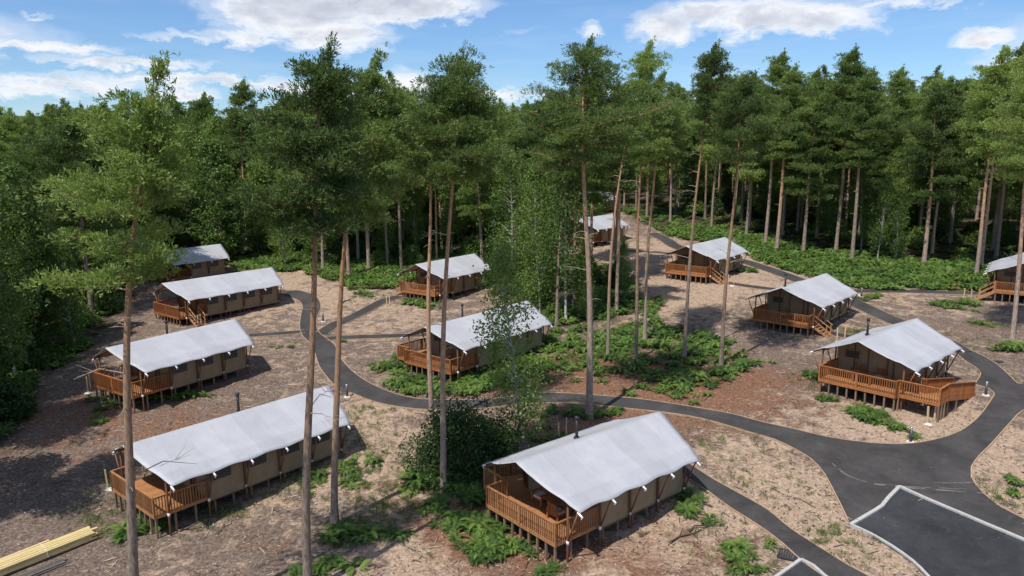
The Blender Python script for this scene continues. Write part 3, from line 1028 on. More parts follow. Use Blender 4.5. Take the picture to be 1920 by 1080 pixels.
    mb.beam((.02, WD, Z + .09), (u1, WD, Z + .09), .04, .18); mb.beam((.02, -WD, Z + .09), (u1, -WD, Z + .09), .04, .18)
    mb.build('fascia', wood, root)
    # stilts
    pts = [(.08, -WD + .08 + (2 * WD - .16) * k / 8) for k in range(9)]
    k = 1.1
    while k < Lt:
        pts += [(k, WD - .1), (k, -WD + .1), (k + .3, 0)]
        k += 1.1
    for (u, v) in pts:
        g = gl(u, v)
        s_ = put('stilt', STILT, root, (u, -v, g - .1)); s_.scale = (1, 1, Z - g + .1)

    # balustrades
    def rail(p, q, z1=0.0, z2=0.0, posts=(True, True), fas=True):
        P, Q = Vector((p[0], -p[1], Z + DT + z1)), Vector((q[0], -q[1], Z + DT + z2))
        d = Q - P
        ang = math.atan2(d.y, d.x)
        ln = math.hypot(d.x, d.y)
        mb = MB()
        mb.beam(P + Vector((0, 0, 1.0)), Q + Vector((0, 0, 1.0)), .11, .04)
        mb.beam(P + Vector((0, 0, .945)), Q + Vector((0, 0, .945)), .04, .07)
        top = mb.build('handrail', wood, root)
        if fas:
            mb = MB(); mb.beam(P + Vector((0, 0, -.09)), Q + Vector((0, 0, -.09)), .05, .185)
            mb.build('fascia', wood, root)
        mb = MB()
        for t, on in ((0, posts[0]), (1, posts[1])):
            if on:
                c = P + d * t
                mb.box(c.x - .05, c.x + .05, c.y - .05, c.y + .05, c.z - .18, c.z + .985)
        if ln > 3:
            c = P + d * .5
            mb.box(c.x - .045, c.x + .045, c.y - .045, c.y + .045, c.z - .18, c.z + .975)
        mb.build('rail_post', wood, root)
        nb = max(2, int(ln / .145))
        if single:
            for k in range(1, nb):
                c = P + d * (k / nb)
                b = put('baluster', BALG if seed in (1, 2) else BAL, top, (c.x, c.y, c.z - .17), ang)
                b.scale = (1, 1, 1.10)
        else:
            mb = MB()
            for k in range(1, nb):
                c = P + d * (k / nb)
                mb.beam(c + Vector((0, 0, -.17)), c + Vector((0, 0, .93)), .045, .045)
            o = mb.build('baluster_row', wood, top); o['kind'] = 'stuff'

    def platform(ua, ub, va, vb, z1=0., z2=0.):
        """landing or ramp: va..vb across, sloping from z1 at ua to z2 at ub"""
        vv = [(ua, -va, Z + DT + z1), (ub, -va, Z + DT + z2), (ub, -vb, Z + DT + z2), (ua, -vb, Z + DT + z1)]
        vv += [(a, b, c - .16) for a, b, c in vv]
        mb = MB()
        up = (0, 1, 2, 3) if (vb < va) == (ub > ua) else (3, 2, 1, 0)
        mb.add(vv, [up, tuple(i + 4 for i in up[::-1])] + [(i, (i + 1) % 4, (i + 1) % 4 + 4, i + 4) for i in range(4)])
        mb.build('ramp' if z1 != z2 else 'landing', M['deck_timber'], root)
        for t in (.0, .33, .66, 1.):
            for v in (va, vb):
                u = ua + (ub - ua) * t
                g = gl(u, v); zz = Z + DT - .16 + z1 + (z2 - z1) * t
                if zz - g > .1:
                    s_ = put('stilt', STILT, root, (u, -v, g - .1)); s_.scale = (1, 1, zz - g + .1)

    rail((0, -WD), (0, WD))
    if stairs and stairs[0] == 'R':
        rail((0, WD), (stairs[1], WD)); rail((stairs[1] + 1.1, WD), (u1, WD))
    elif ramp_side == 'R':
        rail((0, WD), (.45, WD)); rail((2.0, WD), (u1, WD))
    else:
        rail((0, WD), (u1, WD), posts=(False, True))
    if stairs and stairs[0] == 'L':
        if stairs[1] > .2: rail((0, -WD), (stairs[1], -WD))
        rail((stairs[1] + 1.1, -WD), (u1, -WD))
    elif ramp_side == 'L':
        rail((0, -WD), (ext[0], -WD)); 
    else:
        rail((0, -WD), (u1, -WD), posts=(False, True))
    if ramp_side:
        sgn = 1 if ramp_side == 'R' else -1
        ue, wo, wi, ul, ue2 = ext       # start u, outer width, inner width, landing end, ramp end
        vo, vi = sgn * (WD + wo), sgn * (WD + wi)
        drop = gl(ue2, vo) + .03 - (Z + DT)
        platform(ue, ul, sgn * (WD + .02), vo)
        platform(ul, ue2, vi, vo, 0, drop)
        rail((ue, sgn * (WD + .05)), (ue, vo)); rail((ue, vo), (ul, vo), posts=(False, True)); rail((ul, vo), (ue2, vo), 0, drop, (False, True))
        if wi > .3:
            rail((ul, sgn * (WD + .05)), (ul, vi), posts=(False, True))
        rail((ul, vi), (ue2, vi), 0, drop)
    if stairs:
        sgn = 1 if stairs[0] == 'R' else -1
        ua = stairs[1] + .05; ub = ua + 1.0
        vout = WD + 1.35
        gz = gl(ua + .5, sgn * vout)
        dz = Z + DT - gz
        ns = max(3, round(dz / .2))
        mbs = MB()
        for uu in (ua, ub):
            mbs.beam((uu, -sgn * WD, Z + DT - .10), (uu, -sgn * (vout + .1), gz + .02), .045, .20)
        mbs.build('stringer', M['step_timber'], root)
        for k in range(ns):
            t = (k + .5) / ns
            mb = MB(); mb.box(ua, ub, -sgn * (WD + t * 1.35) - .14, -sgn * (WD + t * 1.35) + .14, Z + DT - dz * t - .03, Z + DT - dz * t + .01)
            mb.build('stair_tread', M['deck_timber'], root)
        for uu in (ua, ub):
            mb = MB()
            for t in (.05, .95):
                mb.beam((uu, -sgn * (WD + 1.35 * t), Z + DT - dz * t - .1), (uu, -sgn * (WD + 1.35 * t), Z + DT - dz * t + .98), .07, .07)
            mb.beam((uu, -sgn * WD, Z + DT + 1.0), (uu, -sgn * (vout + .08), gz + 1.0), .08, .035)
            mb.beam((uu, -sgn * WD, Z + DT + .55), (uu, -sgn * (vout + .08), gz + .55), .03, .07)
            mb.build('stair_rail', M['step_timber'], root)
    if flue:
        u, v = flue
        b = roof_z(u, v, Lt, n)
        mb = MB(); mb.tube([(u, -v, Z + b - .3), (u, -v, Z + b + 1.12)], .085, 12)
        fl = mb.build('flue', M['flue_black'], root, True)
        mb = MB(); mb.tube([(u, -v, Z + b + 1.10), (u, -v, Z + b + 1.24)], .13, 12); mb.tube([(u, -v, Z + b + .0), (u, -v, Z + b + .07)], .17, 12)
        mb.build('flue_cap', M['flue_black'], root, True).parent = fl
    return dict(root=root, Z=Z, wld=wld, yaw=yaw, u1=u1, zf=zf)


def at_tent(t, u, v):
    a, b = t['wld'](u, v)
    return (a, b, t['zf'] + DT)


T = {}
T[1] = tent('nearest grey-roofed safari tent, beside the dark rounded bush, with its deck open to the sun', .255, 33.986, -.40, .687, 9.416, flue=(4.9, -1.0), seed=1, ramp_side='L', ext=(1.3, 1.9, .5, 3.0, 6.5))
T[2] = tent('longest safari tent at lower left, five bays, with the bare sunlit deck corner', -20.583, 37.325, -.729, .862, 11.666, flue=(7.0, -1.0), side_win=True, seed=2, stairs=('L', 1.2))
T[3] = tent('safari tent with dark side windows behind the leftmost pine trunk', -29.358, 52.234, .644, .982, 9.599, flue=(5.2, -1.0), side_win=True, seed=3, stairs=('L', 1.2))
T[4] = tent('central long safari tent half covered by the young birch', -6.796, 56.794, .872, .873, 11.553, flue=(5.2, -1.0), seed=4, ramp_side='L', ext=(.5, 1.4, .05, 3.2, 7.0))
T[5] = tent('safari tent in the middle distance where the narrow tarmac branch ends', -10.591, 81.854, 1.999, .927, 8.902, seed=5, single=False, stairs=('L', .5))
T[6] = tent('safari tent with a long timber access ramp beside the tarmac junction', 23.548, 48.842, 1.49, .725, 8.813, flue=(4.1, -1.2), seed=6, ramp_side='R', ext=(.45, 2.5, 1.15, 2.0, 7.2))
T[7] = tent('safari tent with steps at its right corner, between the ramped tent and the bracken', 24.608, 66.403, 1.873, .817, 9.356, flue=(3.7, -1.3), seed=7, stairs=('R', .8))
T[8] = tent('smaller-looking safari tent at the bend of the far path under the right-hand pines', 20.296, 85.544, 3.248, .883, 9.626, flue=(3.9, -1.3), seed=8, single=False, stairs=('R', .8))
T[9] = tent('safari tent with steps at its right corner, second from the back on the left side', -35.003, 73.508, 1.597, .885, 11.2, side_win=True, seed=9, single=False, stairs=('R', .9))
T[10] = tent('rearmost safari tent on the left, its deck behind pine branches', -44.354, 91.314, 2.407, .922, 7.9, side_win=True, seed=10, single=False, boards=False)


def from_A(ax, ay, yaw):
    return ax - math.sin(yaw) * WD, ay + math.cos(yaw) * WD


fx, fy = from_A(11.3, 106.7, .83)
T[11] = tent('distant safari tent glimpsed through the birch island beside a thin pine trunk', fx, fy, 4.4, .83, 8.55, seed=11, single=False, boards=False)
fx, fy = from_A(13.9, 137.3, .77)
T[12] = tent('farthest safari tent, only a scrap of its pale roof showing among leaves', fx, fy, 6.3, .77, 8.6, seed=12, single=False, boards=False)
fx, fy = from_A(53.3, 71.06, .95)
T[13] = tent('safari tent cut by the right edge of the photo, behind a single pine trunk', fx, fy, 3.08, .95, 9.0, seed=13, single=False, stairs=('L', .0))


# ------------------------------------------------------------------ porch furniture
def chair(t, u, v, face, label):
    x, y, z = at_tent(t, u, v)
    o = empty('armchair', (x, y, z + .004), t['yaw'] + face, label, 'chair', 'timber armchairs on the decks')
    m = M['stained_timber']
    mb = MB(); mb.box(-.33, .33, -.33, .33, .30, .36); mb.build('seat', m, o)
    mb = MB(); mb.box(-.30, .30, -.29, .29, .362, .46); mb.build('cushion', M['cushion'], o)
    mb = MB()
    for k in range(5):
        mb.box(-.36, -.32, -.30 + k * .13, -.22 + k * .13, .36, .86)
    mb.box(-.37, -.31, -.33, .33, .862, .93); mb.build('backrest', m, o)
    for s in (-1, 1):
        mb = MB(); mb.box(-.34, .36, s * .375 - .045, s * .375 + .045, .58, .63)
        mb.build('armrest', m, o)
        for uu in (-.31, .31):
            mb = MB(); mb.box(uu - .035, uu + .035, s * .37 - .03, s * .37 + .03, 0, .578)
            mb.build('leg', m, o)


def table(t, u, v, label, w=.8, d=1.3):
    x, y, z = at_tent(t, u, v)
    o = empty('deck_table', (x, y, z + .004), t['yaw'], label, 'table')
    for k in range(6):
        mb = MB(); a = -w / 2 + k * w / 6
        mb.box(a, a + w / 6 - .012, -d / 2, d / 2, .62, .65); mb.build('table_slat', M['stained_timber'], o)
    for a in (-1, 1):
        for b in (-1, 1):
            mb = MB(); mb.box(a * (w / 2 - .06) - .035, a * (w / 2 - .06) + .035, b * (d / 2 - .08) - .035, b * (d / 2 - .08) + .035, 0, .618)
            mb.build('leg', M['stained_timber'], o)


chair(T[1], 1.7, .9, 0, 'timber armchair with pale cushion nearest the deck corner of the tent by the bush')
chair(T[1], 2.25, -.9, math.pi, 'timber armchair against the canvas wall of the tent by the bush')
table(T[1], 2.2, .1, 'low slatted table between armchairs on the deck by the bush')
chair(T[6], 2.2, -.9, math.pi, 'armchair under the dark window of the tent with the long ramp')
chair(T[6], 2.2, .6, math.pi, 'armchair right of centre on the deck of the tent with the ramp')
table(T[6], 1.3, -.1, 'slatted table in the middle of the ramped tent deck')
chair(T[7], 2.1, -.6, math.pi, 'armchair on the deck of the tent with steps beside the bracken')
table(T[7], 1.5, 1.2, 'low table near the steps on the deck beside the bracken', .7, .9)
chair(T[3], 1.8, -.5, math.pi, 'armchair on the shaded deck of the tent behind the leftmost trunk')
chair(T[4], 1.9, .2, math.pi, 'armchair on the deck of the central tent')


# ------------------------------------------------------------------ bollard lights, stakes, timber, drain
def bollard(u, v, label):
    x, y = gp(u, v)
    z = ghf(x, y)
    o = empty('bollard_light', (x, y, z), 0, label, 'bollard', 'low path lights beside the tarmac')
    mb = MB(); mb.tube([(0, 0, -.1), (0, 0, .80)], .085, 14); mb.build('post', M['bollard_grey'], o, True)
    mb = MB(); mb.tube([(0, 0, .80), (0, 0, .93)], .07, 14); mb.build('lens', M['white_plastic'], o, True)
    mb = MB(); mb.tube([(0, 0, .93), (0, 0, .96), (0, 0, 1.0)], [.10, .095, .05], 14); mb.build('cap', M['steel'], o, True)
    mb = MB(); mb.tube([(0, 0, -.05), (0, 0, .05)], [.28, .22], 9); mb.build('footing', M['pale_spoil'], o)
    for v_ in mb.v: pass
    return o


for b in [((651, 744), 'path light behind the rear corner of the longest tent'), ((606, 603), 'small path light in the fork of the narrow tarmac branches'),
          ((995, 737), 'path light by the young birch on the far side of the path'), ((1848, 741), 'path light at the foot of the timber ramp'),
          ((1707, 829), 'path light inside the sweeping curve of the junction'), ((1615, 557), 'far path light behind the tent with steps beside the bracken')]:
    bollard(*b[0], b[1])

STK = MB(); STK.box(-.045, .045, -.045, .045, -.1, 1.15); STK_ME = STK.mesh('marker_stake', M['raw_timber'])
stakes = [((1739, 794), 'left wooden stake of the pair below the ramped tent'), ((1752, 788), 'right wooden stake of the pair below the ramped tent'),
          ((1365.5, 533), 'left stake of the pair by the steps of the far bend tent'), ((1376.5, 534), 'right stake of the pair by the steps of the far bend tent'),
          ((1569.5, 638), 'left stake of the pair at the steps of the tent beside the bracken'), ((1584, 634), 'right stake of the pair at the steps of the tent beside the bracken'),
          ((725.5, 575), 'left stake of the pair at the end of the narrow tarmac branch'), ((730.5, 571), 'right stake of the pair at the end of the narrow tarmac branch'),
          ((202, 915), 'wooden stake beside the front corner of the longest tent'), ((165, 733), 'outer stake left of the tent behind the leftmost trunk'), ((170, 728), 'inner stake left of the tent behind the leftmost trunk'),
          ((1806.5, 561), 'left stake of the pair in front of the bracken at right'), ((1821, 563), 'right stake of the pair in front of the bracken at right'),
          ((1048, 823), 'left stake behind the roof of the nearest tent'), ((1062, 815), 'right stake behind the roof of the nearest tent'), ((371.5, 611), 'left stake at the foot of steps on the left side'), ((377.6, 610), 'right stake at the foot of steps on the left side')]
for (p, lab) in stakes:
    x, y = gp(*p)
    o = put('marker_stake', STK_ME, None, (x, y, ghf(x, y)), rnd.uniform(0, 1.5))
    o.rotation_euler = (rnd.uniform(-.04, .04), rnd.uniform(-.04, .04), rnd.uniform(0, 1.5))
    tag(o, lab, 'stake', 'pale wooden marker stakes')
for p in ((1741, 797), (206, 918), (165, 737), (1808, 563), (1372, 536), (1570, 641), (1057, 826)):
    x, y = gp(*p)
    mb = MB()
    k = 9
    ring = [(math.cos(6.283 * i / k) * rnd.uniform(.18, .42), math.sin(6.283 * i / k) * rnd.uniform(.14, .3), 0) for i in range(k)]
    mb.add([(0, 0, .10)] + [(a * .5, b * .5, .085 + rnd.uniform(-.02, .02)) for a, b, _ in ring] + [(a, b, -.03) for a, b, _ in ring],
           [(0, 1 + i, 1 + (i + 1) % k) for i in range(k)] + [(1 + i, 1 + k + i, 1 + k + (i + 1) % k, 1 + (i + 1) % k) for i in range(k)])
    o = mb.build('spoil_heap', M['pale_spoil']); o.location = (x, y, ghf(x, y))
    tag(o, 'small pale heap of dug spoil at the foot of a wooden stake', 'spoil heap', 'pale spoil at the stakes')

# timber stack, lower left corner
pA = gp(172, 1008); pB = gp(-40, 1092)
ang = math.atan2(pA[1] - pB[1], pA[0] - pB[0])
ln = 7.2
rootp = (pA[0] - math.cos(ang) * ln / 2, pA[1] - math.sin(ang) * ln / 2)
zs = max(ghf(*rootp), ghf(*pA), ghf(*pB)) + .02
ts = empty('timber_bundle', (rootp[0], rootp[1], zs), ang, 'strapped stack of long yellow sawn boards lying at the lower left corner', 'timber stack')
tilt = math.atan2(ghf(*pA) - ghf(*pB), math.hypot(pA[0] - pB[0], pA[1] - pB[1]))
ts.rotation_euler = (0, -tilt, ang)
for lay in range(4):
    for k in range(6 if lay < 3 else 5):
        dx = rnd.uniform(-.22, .16) + (.0 if lay < 3 else .15); jz = rnd.uniform(-.006, .006)
        mb = MB(); mb.box(-ln / 2 + dx, ln / 2 + dx, k * .20 - .6, k * .20 - .43 + rnd.uniform(-.01, .008), .0 + lay * .088 + jz, lay * .088 + .076 + jz)
        mb.build('board', M['treated_timber'], ts)
for uu in (-1.1, 1.4):
    mb = MB()
    for (a, b) in (((-.62, -.01), (-.62, .345)), ((-.62, .345), (.6, .345)), ((.6, .345), (.6, -.01))):
        mb.beam((uu, a[0], a[1]), (uu, b[0], b[1]), .03, .006, (1, 0, 0))
    mb.build('strap', M['white_plastic'], ts)
for (off, side, dz, lab, m, l2) in ((-1.0, 1.22, .0, 'loose pale board lying along the far side of the yellow stack', 'raw_timber', 6.0), (2.1, 1.02, .02, 'short pale offcut resting against the end of the yellow stack', 'raw_timber', 2.2)):
    mb = MB(); mb.box(-l2 / 2, l2 / 2, -.07, .07, 0, .06)
    c = (rootp[0] + math.cos(ang) * off - math.sin(ang) * side, rootp[1] + math.sin(ang) * off + math.cos(ang) * side)
    o = mb.build('loose_board', M[m]); o.location = (*c, ghf(*c) + .03); o.rotation_euler = (0, -tilt, ang + .03)
    tag(o, lab, 'board')
g = gp(75, 1072)
ga = empty('grey_board_pile', (g[0], g[1], ghf(*g) + .02), ang + .06, 'small pile of weathered dark boards in front of the yellow stack', 'timber pile')
for lay in range(2):
    for k in range(4 - lay):
        mb = MB(); dx = rnd.uniform(-.3, .3)
        mb.box(-1.35 + dx, 1.35 + dx, k * .19 - .38 + lay * .08, k * .19 - .22 + lay * .08, lay * .07, lay * .07 + .06)
        mb.build('board', M['weathered_timber'], ga)

x, y = gp(1477, 1041)
dr = empty('drain_cover', (x, y, ghf(x, y) + .02), 1.05, 'square dark drain grate set in soil beside the lower path', 'drain')
mb = MB()
for a, b in (((-.4, -.4), (.4, -.4)), ((.4, -.4), (.4, .4)), ((.4, .4), (-.4, .4)), ((-.4, .4), (-.4, -.4))):
    mb.beam((a[0], a[1], .02), (b[0], b[1], .02), .07, .05)
mb.build('frame', M['grate'], dr)
for k in range(6):
    mb = MB(); mb.box(-.36, .36, -.345 + k * .12, -.26 + k * .12, -.01, .03); mb.build('bar', M['grate'], dr)
x, y = gp(1871, 679)
mb = MB(); mb.box(-.35, .35, -.3, .3, 0, .03); mb.box(-.28, .28, -.23, .23, .03, .045)
o = mb.build('manhole_cover', M['grate']); o.location = (x, y, ghf(x, y) + .03)
tag(o, 'small dark access cover in soil beside the upper right path', 'manhole cover')


# ------------------------------------------------------------------ vegetation meshes
def unit(v):
    return v / np.maximum(np.linalg.norm(v, axis=-1, keepdims=True), 1e-9)


def tuft_tris(C, D, k, ln, w, R, spread=.6):
    """C centres, D main directions -> fans of k narrow triangles"""
    n = len(C)
    C = np.repeat(C, k, 0); D = np.repeat(D, k, 0)
    d = unit(D + R.normal(0, spread, (n * k, 3)))
    p = unit(np.cross(d, R.normal(0, 1, (n * k, 3))))
    l = ln * R.uniform(.65, 1.2, (n * k, 1))
    a = C + R.normal(0, ln * .12, C.shape)
    b = a + d * l + p * w; c = a + d * l - p * w
    V = np.stack([a, b, c], 1).reshape(-1, 3)
    return V, np.arange(len(V)).reshape(-1, 3)


def leaf_quads(C, size, R, droop=.0):
    n = len(C)
    d = unit(R.normal(0, 1, (n, 3)) + np.array([0, 0, -droop]))
    p = unit(np.cross(d, R.normal(0, 1, (n, 3))))
    s = size * R.uniform(.7, 1.3, (n, 1))
    V = np.stack([C - d * s * .6, C + p * s * .38, C + d * s * .6, C - p * s * .38], 1).reshape(-1, 3)
    F = np.arange(4 * n).reshape(-1, 4)
    return V, np.concatenate([F[:, [0, 1, 2]], F[:, [0, 2, 3]]])


def trunk_mesh(name, cl, r0, H, mat, n=10, seg=14, flare=1.35, pw=.75):
    mb = MB()
    pts, rad = [], []
    for i in range(seg + 1):
        t = (i / seg)
        z = H * t ** 1.15
        pts.append(cl(z)); rad.append(max(.015, r0 * (1 - z / H * .93) ** pw * (1 + (flare - 1) * math.exp(-z / .45))))
    pts.insert(0, (pts[0][0], pts[0][1], -.5)); rad.insert(0, rad[0] * 1.05)
    mb.tube(pts, rad, n)
    return mb.mesh(name, mat, True)


def pine(seed, H=22.0, cb=11.0, R=3.6, r0=.26, limbs=52, tufts=48, tl=.21, tw=.024, k=6, lean=(0, 0), ntri=None, top_bias=1.0, side=0.0, dead=10, lobes=None, pads=4, single_snags=False, taper=0.0, lp=1.6):
    """Scots pine: trunk, branches and crown meshes"""
    R_ = np.random.default_rng(seed)
    r = random.Random(seed)
    ph = [r.uniform(0, 6.3) for _ in range(4)]
    wob = r.uniform(.10, .28)

    def cl(z):
        t = z / H
        return (lean[0] * t ** lp + wob * math.sin(2.2 * t * math.pi + ph[0]) * t, lean[1] * t ** lp + wob * math.sin(1.9 * t * math.pi + ph[1]) * t, z)
    tr = trunk_mesh('trunk', cl, r0, H * .985, M['pine_bark'])
    br = MB(); dd = MB()
    C, D = [], []
    nw = max(6, int((H - cb) / r.uniform(1.0, 1.25)))
    per = limbs / nw
    acc = 0.0
    az = r.uniform(0, 6.3)
    for wi in range(nw):
        t0 = wi / nw
        acc += per * r.uniform(.55, 1.45)
        m_l = int(acc); acc -= m_l
        az += r.uniform(.3, 1.1)
        wscale = r.uniform(.72, 1.15)
        for li in range(m_l):
            t = min(.995, max(0, t0 + r.uniform(-.42, .42) / nw))
            z = cb + (H - cb) * t
            a = az + 6.283 * li / max(1, m_l) + r.uniform(-.35, .35)
            sh = np.interp(t, [0, .12, .35, .6, .82, 1], [.60, .92, 1.0, .80, .50, .16])
            sh *= 1 - taper * t
            ln = R * sh * wscale * r.uniform(.6, 1.18)
            if lobes:
                for (la, lz, lw, lk) in lobes:
                    ln *= 1 + lk * math.exp(-((z - lz) / lw) ** 2) * max(0, math.cos(a - la))
            ln *= 1 + side * math.cos(a)
            el = math.radians(-14 + 46 * t + r.uniform(-9, 9))
            P0 = Vector(cl(z))
            pts = []
            h = Vector((math.cos(a), math.sin(a), 0))
            cur = r.uniform(-.25, .25)
            hp = Vector((-h.y, h.x, 0))
            for q in range(5):
                s = q / 4
                pts.append(P0 + h * (ln * s * math.cos(el)) + hp * (cur * ln * s * s) + Vector((0, 0, ln * (s * math.sin(el) + .20 * s * s))))
            rb = .018 + .020 * ln * (1 - t * .5) * .7
            br.tube(pts, [rb * (1 - .8 * s / 4) for s in range(5)], 5, False)
            npd = max(2, int(round(pads * (ln / R + .35))))
            for q in range(npd):
                s = (.34 + .66 * (q + .5) / npd) if q < npd - 1 else 1.0
                s4 = s * 4; i0 = min(3, int(s4)); f = s4 - i0
                c = pts[i0] * (1 - f) + pts[i0 + 1] * f
                lat = r.uniform(-1, 1) * .40 * ln * (s * .8)
                cc = c + hp * lat + Vector((0, 0, r.uniform(.0, .16)))
                if abs(lat) > .35:
                    br.tube([c - h * abs(lat) * .5, (c + cc) / 2 - h * abs(lat) * .1, cc], [.020, .014, .008], 4, False)
                pr = (.34 + .22 * ln / R + r.uniform(-.10, .28)) * (R / 3.6) ** .5
                m = max(6, int(tufts * r.uniform(.5, 1.3) * (pr / .5) ** 1.3))
                o = R_.normal(0, 1, (m, 3)) * np.array([pr * .66, pr * .66, pr * r.uniform(.16, .30)])
                o[:, 2] -= .12 * (o[:, 0] ** 2 + o[:, 1] ** 2) / pr
                C.append(np.array(cc) + o)
                D.append(unit(o * np.array([1, 1, .5]) + np.array(h) * pr * .30 + np.array([0.10, -.04, pr * .95])))
    # leader and side shoots, bent by the wind
    for q in range(9):
        z = H - (r.uniform(0, .5) if q < 3 else r.uniform(.5, min(4.0, (H - cb) * .4)))
        rad_ = 0 if q < 3 else r.uniform(.25, .45) * R * float(np.interp((z - cb) / (H - cb), [0, .35, .6, .82, 1], [.6, 1, .8, .5, .16])) * (1 - taper)
        a = r.uniform(0, 6.3)
        c = np.array(cl(z)) + np.array([math.cos(a) * rad_, math.sin(a) * rad_, .25])
        m = max(10, int(tufts * .9))
        o = R_.normal(0, 1, (m, 3)) * [.14, .14, .34]
        o[:, 0] += .45 * (o[:, 2] + .3)
        C.append(c + o); D.append(np.tile([.38, -.08, 1.0], (m, 1)))
        br.tube([tuple(cl(z - .7)), tuple(c)], [.03, .014], 4, False)
    C = np.concatenate(C); D = np.concatenate(D)
    V, F = tuft_tris(C, D, k, tl, tw, R_)
    cr = mesh_np('crown', V, F)
    cr.materials.append(M['pine_needles'])
    # dead snags below the crown
    snag_list = []
    for q in range(dead):
        dd = MB() if single_snags else dd
        z = r.uniform(cb * .45, cb * 1.05)
        a = r.uniform(0, 6.3)
        ln = r.uniform(.25, .9) if r.random() < (.75 if single_snags else 1.1) else r.uniform(1.3, 2.6)
        P0 = Vector(cl(z)); h = Vector((math.cos(a), math.sin(a), 0))
        pts = [P0, P0 + h * ln * .5 + Vector((0, 0, ln * .12)), P0 + h * ln + Vector((0, 0, ln * r.uniform(-.15, .2)))]
        dd.tube(pts, [.032, .020, .008], 5, False)
        if ln > 1.3:
            for _ in range(4):
                s = r.uniform(.35, .95); b = P0 + h * ln * s + Vector((0, 0, ln * .12 * s))
                a2 = a + r.uniform(-1.1, 1.1)
                dd.tube([b, b + Vector((math.cos(a2), math.sin(a2), r.uniform(-.4, .5))) * ln * .3], [.012, .005], 4, False)
        if single_snags: snag_list.append(dd.mesh('dead_branch', M['dead_wood']))
    return dict(trunk=tr, branches=br.mesh('branches', M['limb_bark'], True), snags=None if single_snags else dd.mesh('dead_branches', M['dead_wood']), snag_list=snag_list, crown=cr, H=H)


def broadleaf(seed, H=15., cb=3., R=3.2, r0=.14, kind='birch', leaves=9000, size=.17, clusters=130):
    R_ = np.random.default_rng(seed)
    r = random.Random(seed)
    ph = r.uniform(0, 6.3)
    lx, ly = r.uniform(-.8, .8), r.uniform(-.8, .8)

    def cl(z):
        t = z / H
        return (lx * t * t + .2 * math.sin(4 * t + ph), ly * t * t + .2 * math.cos(3.4 * t + ph) - .2 * math.cos(ph), z)
    bk = M['birch_bark'] if kind == 'birch' else M['dark_bark']
    tr = trunk_mesh('trunk', cl, r0, H * .95, bk, 8, 10, 1.25, .9)
    br = MB()
    C = []
    per = leaves // clusters
    for i in range(clusters):
        t = ((i + r.random()) / clusters)
        z = cb + (H - cb) * t
        a = r.uniform(0, 6.3)
        if kind == 'birch':
            prof = (math.sin(math.pi * min(1, t * .82 + .14)) ** .7) * (1 - .25 * t)
        else:
            prof = (1 - (2 * t - .85) ** 2 / 1.6) if t < 1 else .2
            prof = max(.18, prof)
        rr = R * prof * (r.random() ** .45) * r.uniform(.75, 1.1)
        up = .35 if kind == 'birch' else .15
        b0 = Vector(cl(max(cb * .7, z - rr * .6)))
        tip = Vector(cl(z)) + Vector((math.cos(a) * rr, math.sin(a) * rr, 0))
        mid = (b0 + tip) / 2 + Vector((0, 0, up * rr * .5))
        if i % 2 == 0:
            br.tube([b0, mid, tip], [.03 + .008 * rr, .022, .008], 4, False)
        m = int(per * r.uniform(.6, 1.4))
        if kind == 'birch':
            o = R_.normal(0, 1, (m, 3)) * np.array([.38, .38, .55]) * (R / 2.6) ** .6
            o[:, 2] -= np.abs(R_.normal(0, .35, m))
        else:
            q = unit(R_.normal(0, 1, (m, 3))) * R_.uniform(.5, 1, (m, 1)) ** .5
            o = q * np.array([.85, .85, .55]) * (R / 3.2) ** .7
        C.append(np.array(tip) + o)
    C = np.concatenate(C)
    V, F = leaf_quads(C, size, R_, .6 if kind == 'birch' else .1)
    cr = mesh_np('crown', V, F)
    cr.materials.append(M['birch_leaves'] if kind == 'birch' else M['oak_leaves'])
    return dict(trunk=tr, branches=br.mesh('branches', M['dark_bark'] if kind != 'birch' else M['birch_bark'], True), snags=None, crown=cr, H=H)


def bush(seed, rx, ry, hz, n, size, mat):
    R_ = np.random.default_rng(seed)
    cl = 40
    cs = unit(R_.normal(0, 1, (cl, 3))); cs[:, 2] = np.abs(cs[:, 2])
    cs = cs * np.array([rx, ry, hz]) * R_.uniform(.55, .88, (cl, 1)); cs[:, 2] += .1
    C = []
    for c in cs:
        m = n // cl
        q = unit(R_.normal(0, 1, (m, 3))) * R_.uniform(.6, 1.0, (m, 1)) * R_.uniform(.22, .42) * np.array([rx, ry, hz * .9])
        C.append(c + q)
    C = np.concatenate(C)
    C = C[C[:, 2] > .03]
    V, F = leaf_quads(C, size, R_, .2)
    me = mesh_np('foliage', V, F); me.materials.append(mat)
    mb = MB()
    for c in cs[::2]:
        mb.tube([(0, 0, -.1), tuple(c * .5 + np.array([0, 0, .1])), tuple(c)], [.05, .035, .012], 4, False)
    return me, mb.mesh('stem', M['dark_bark'])


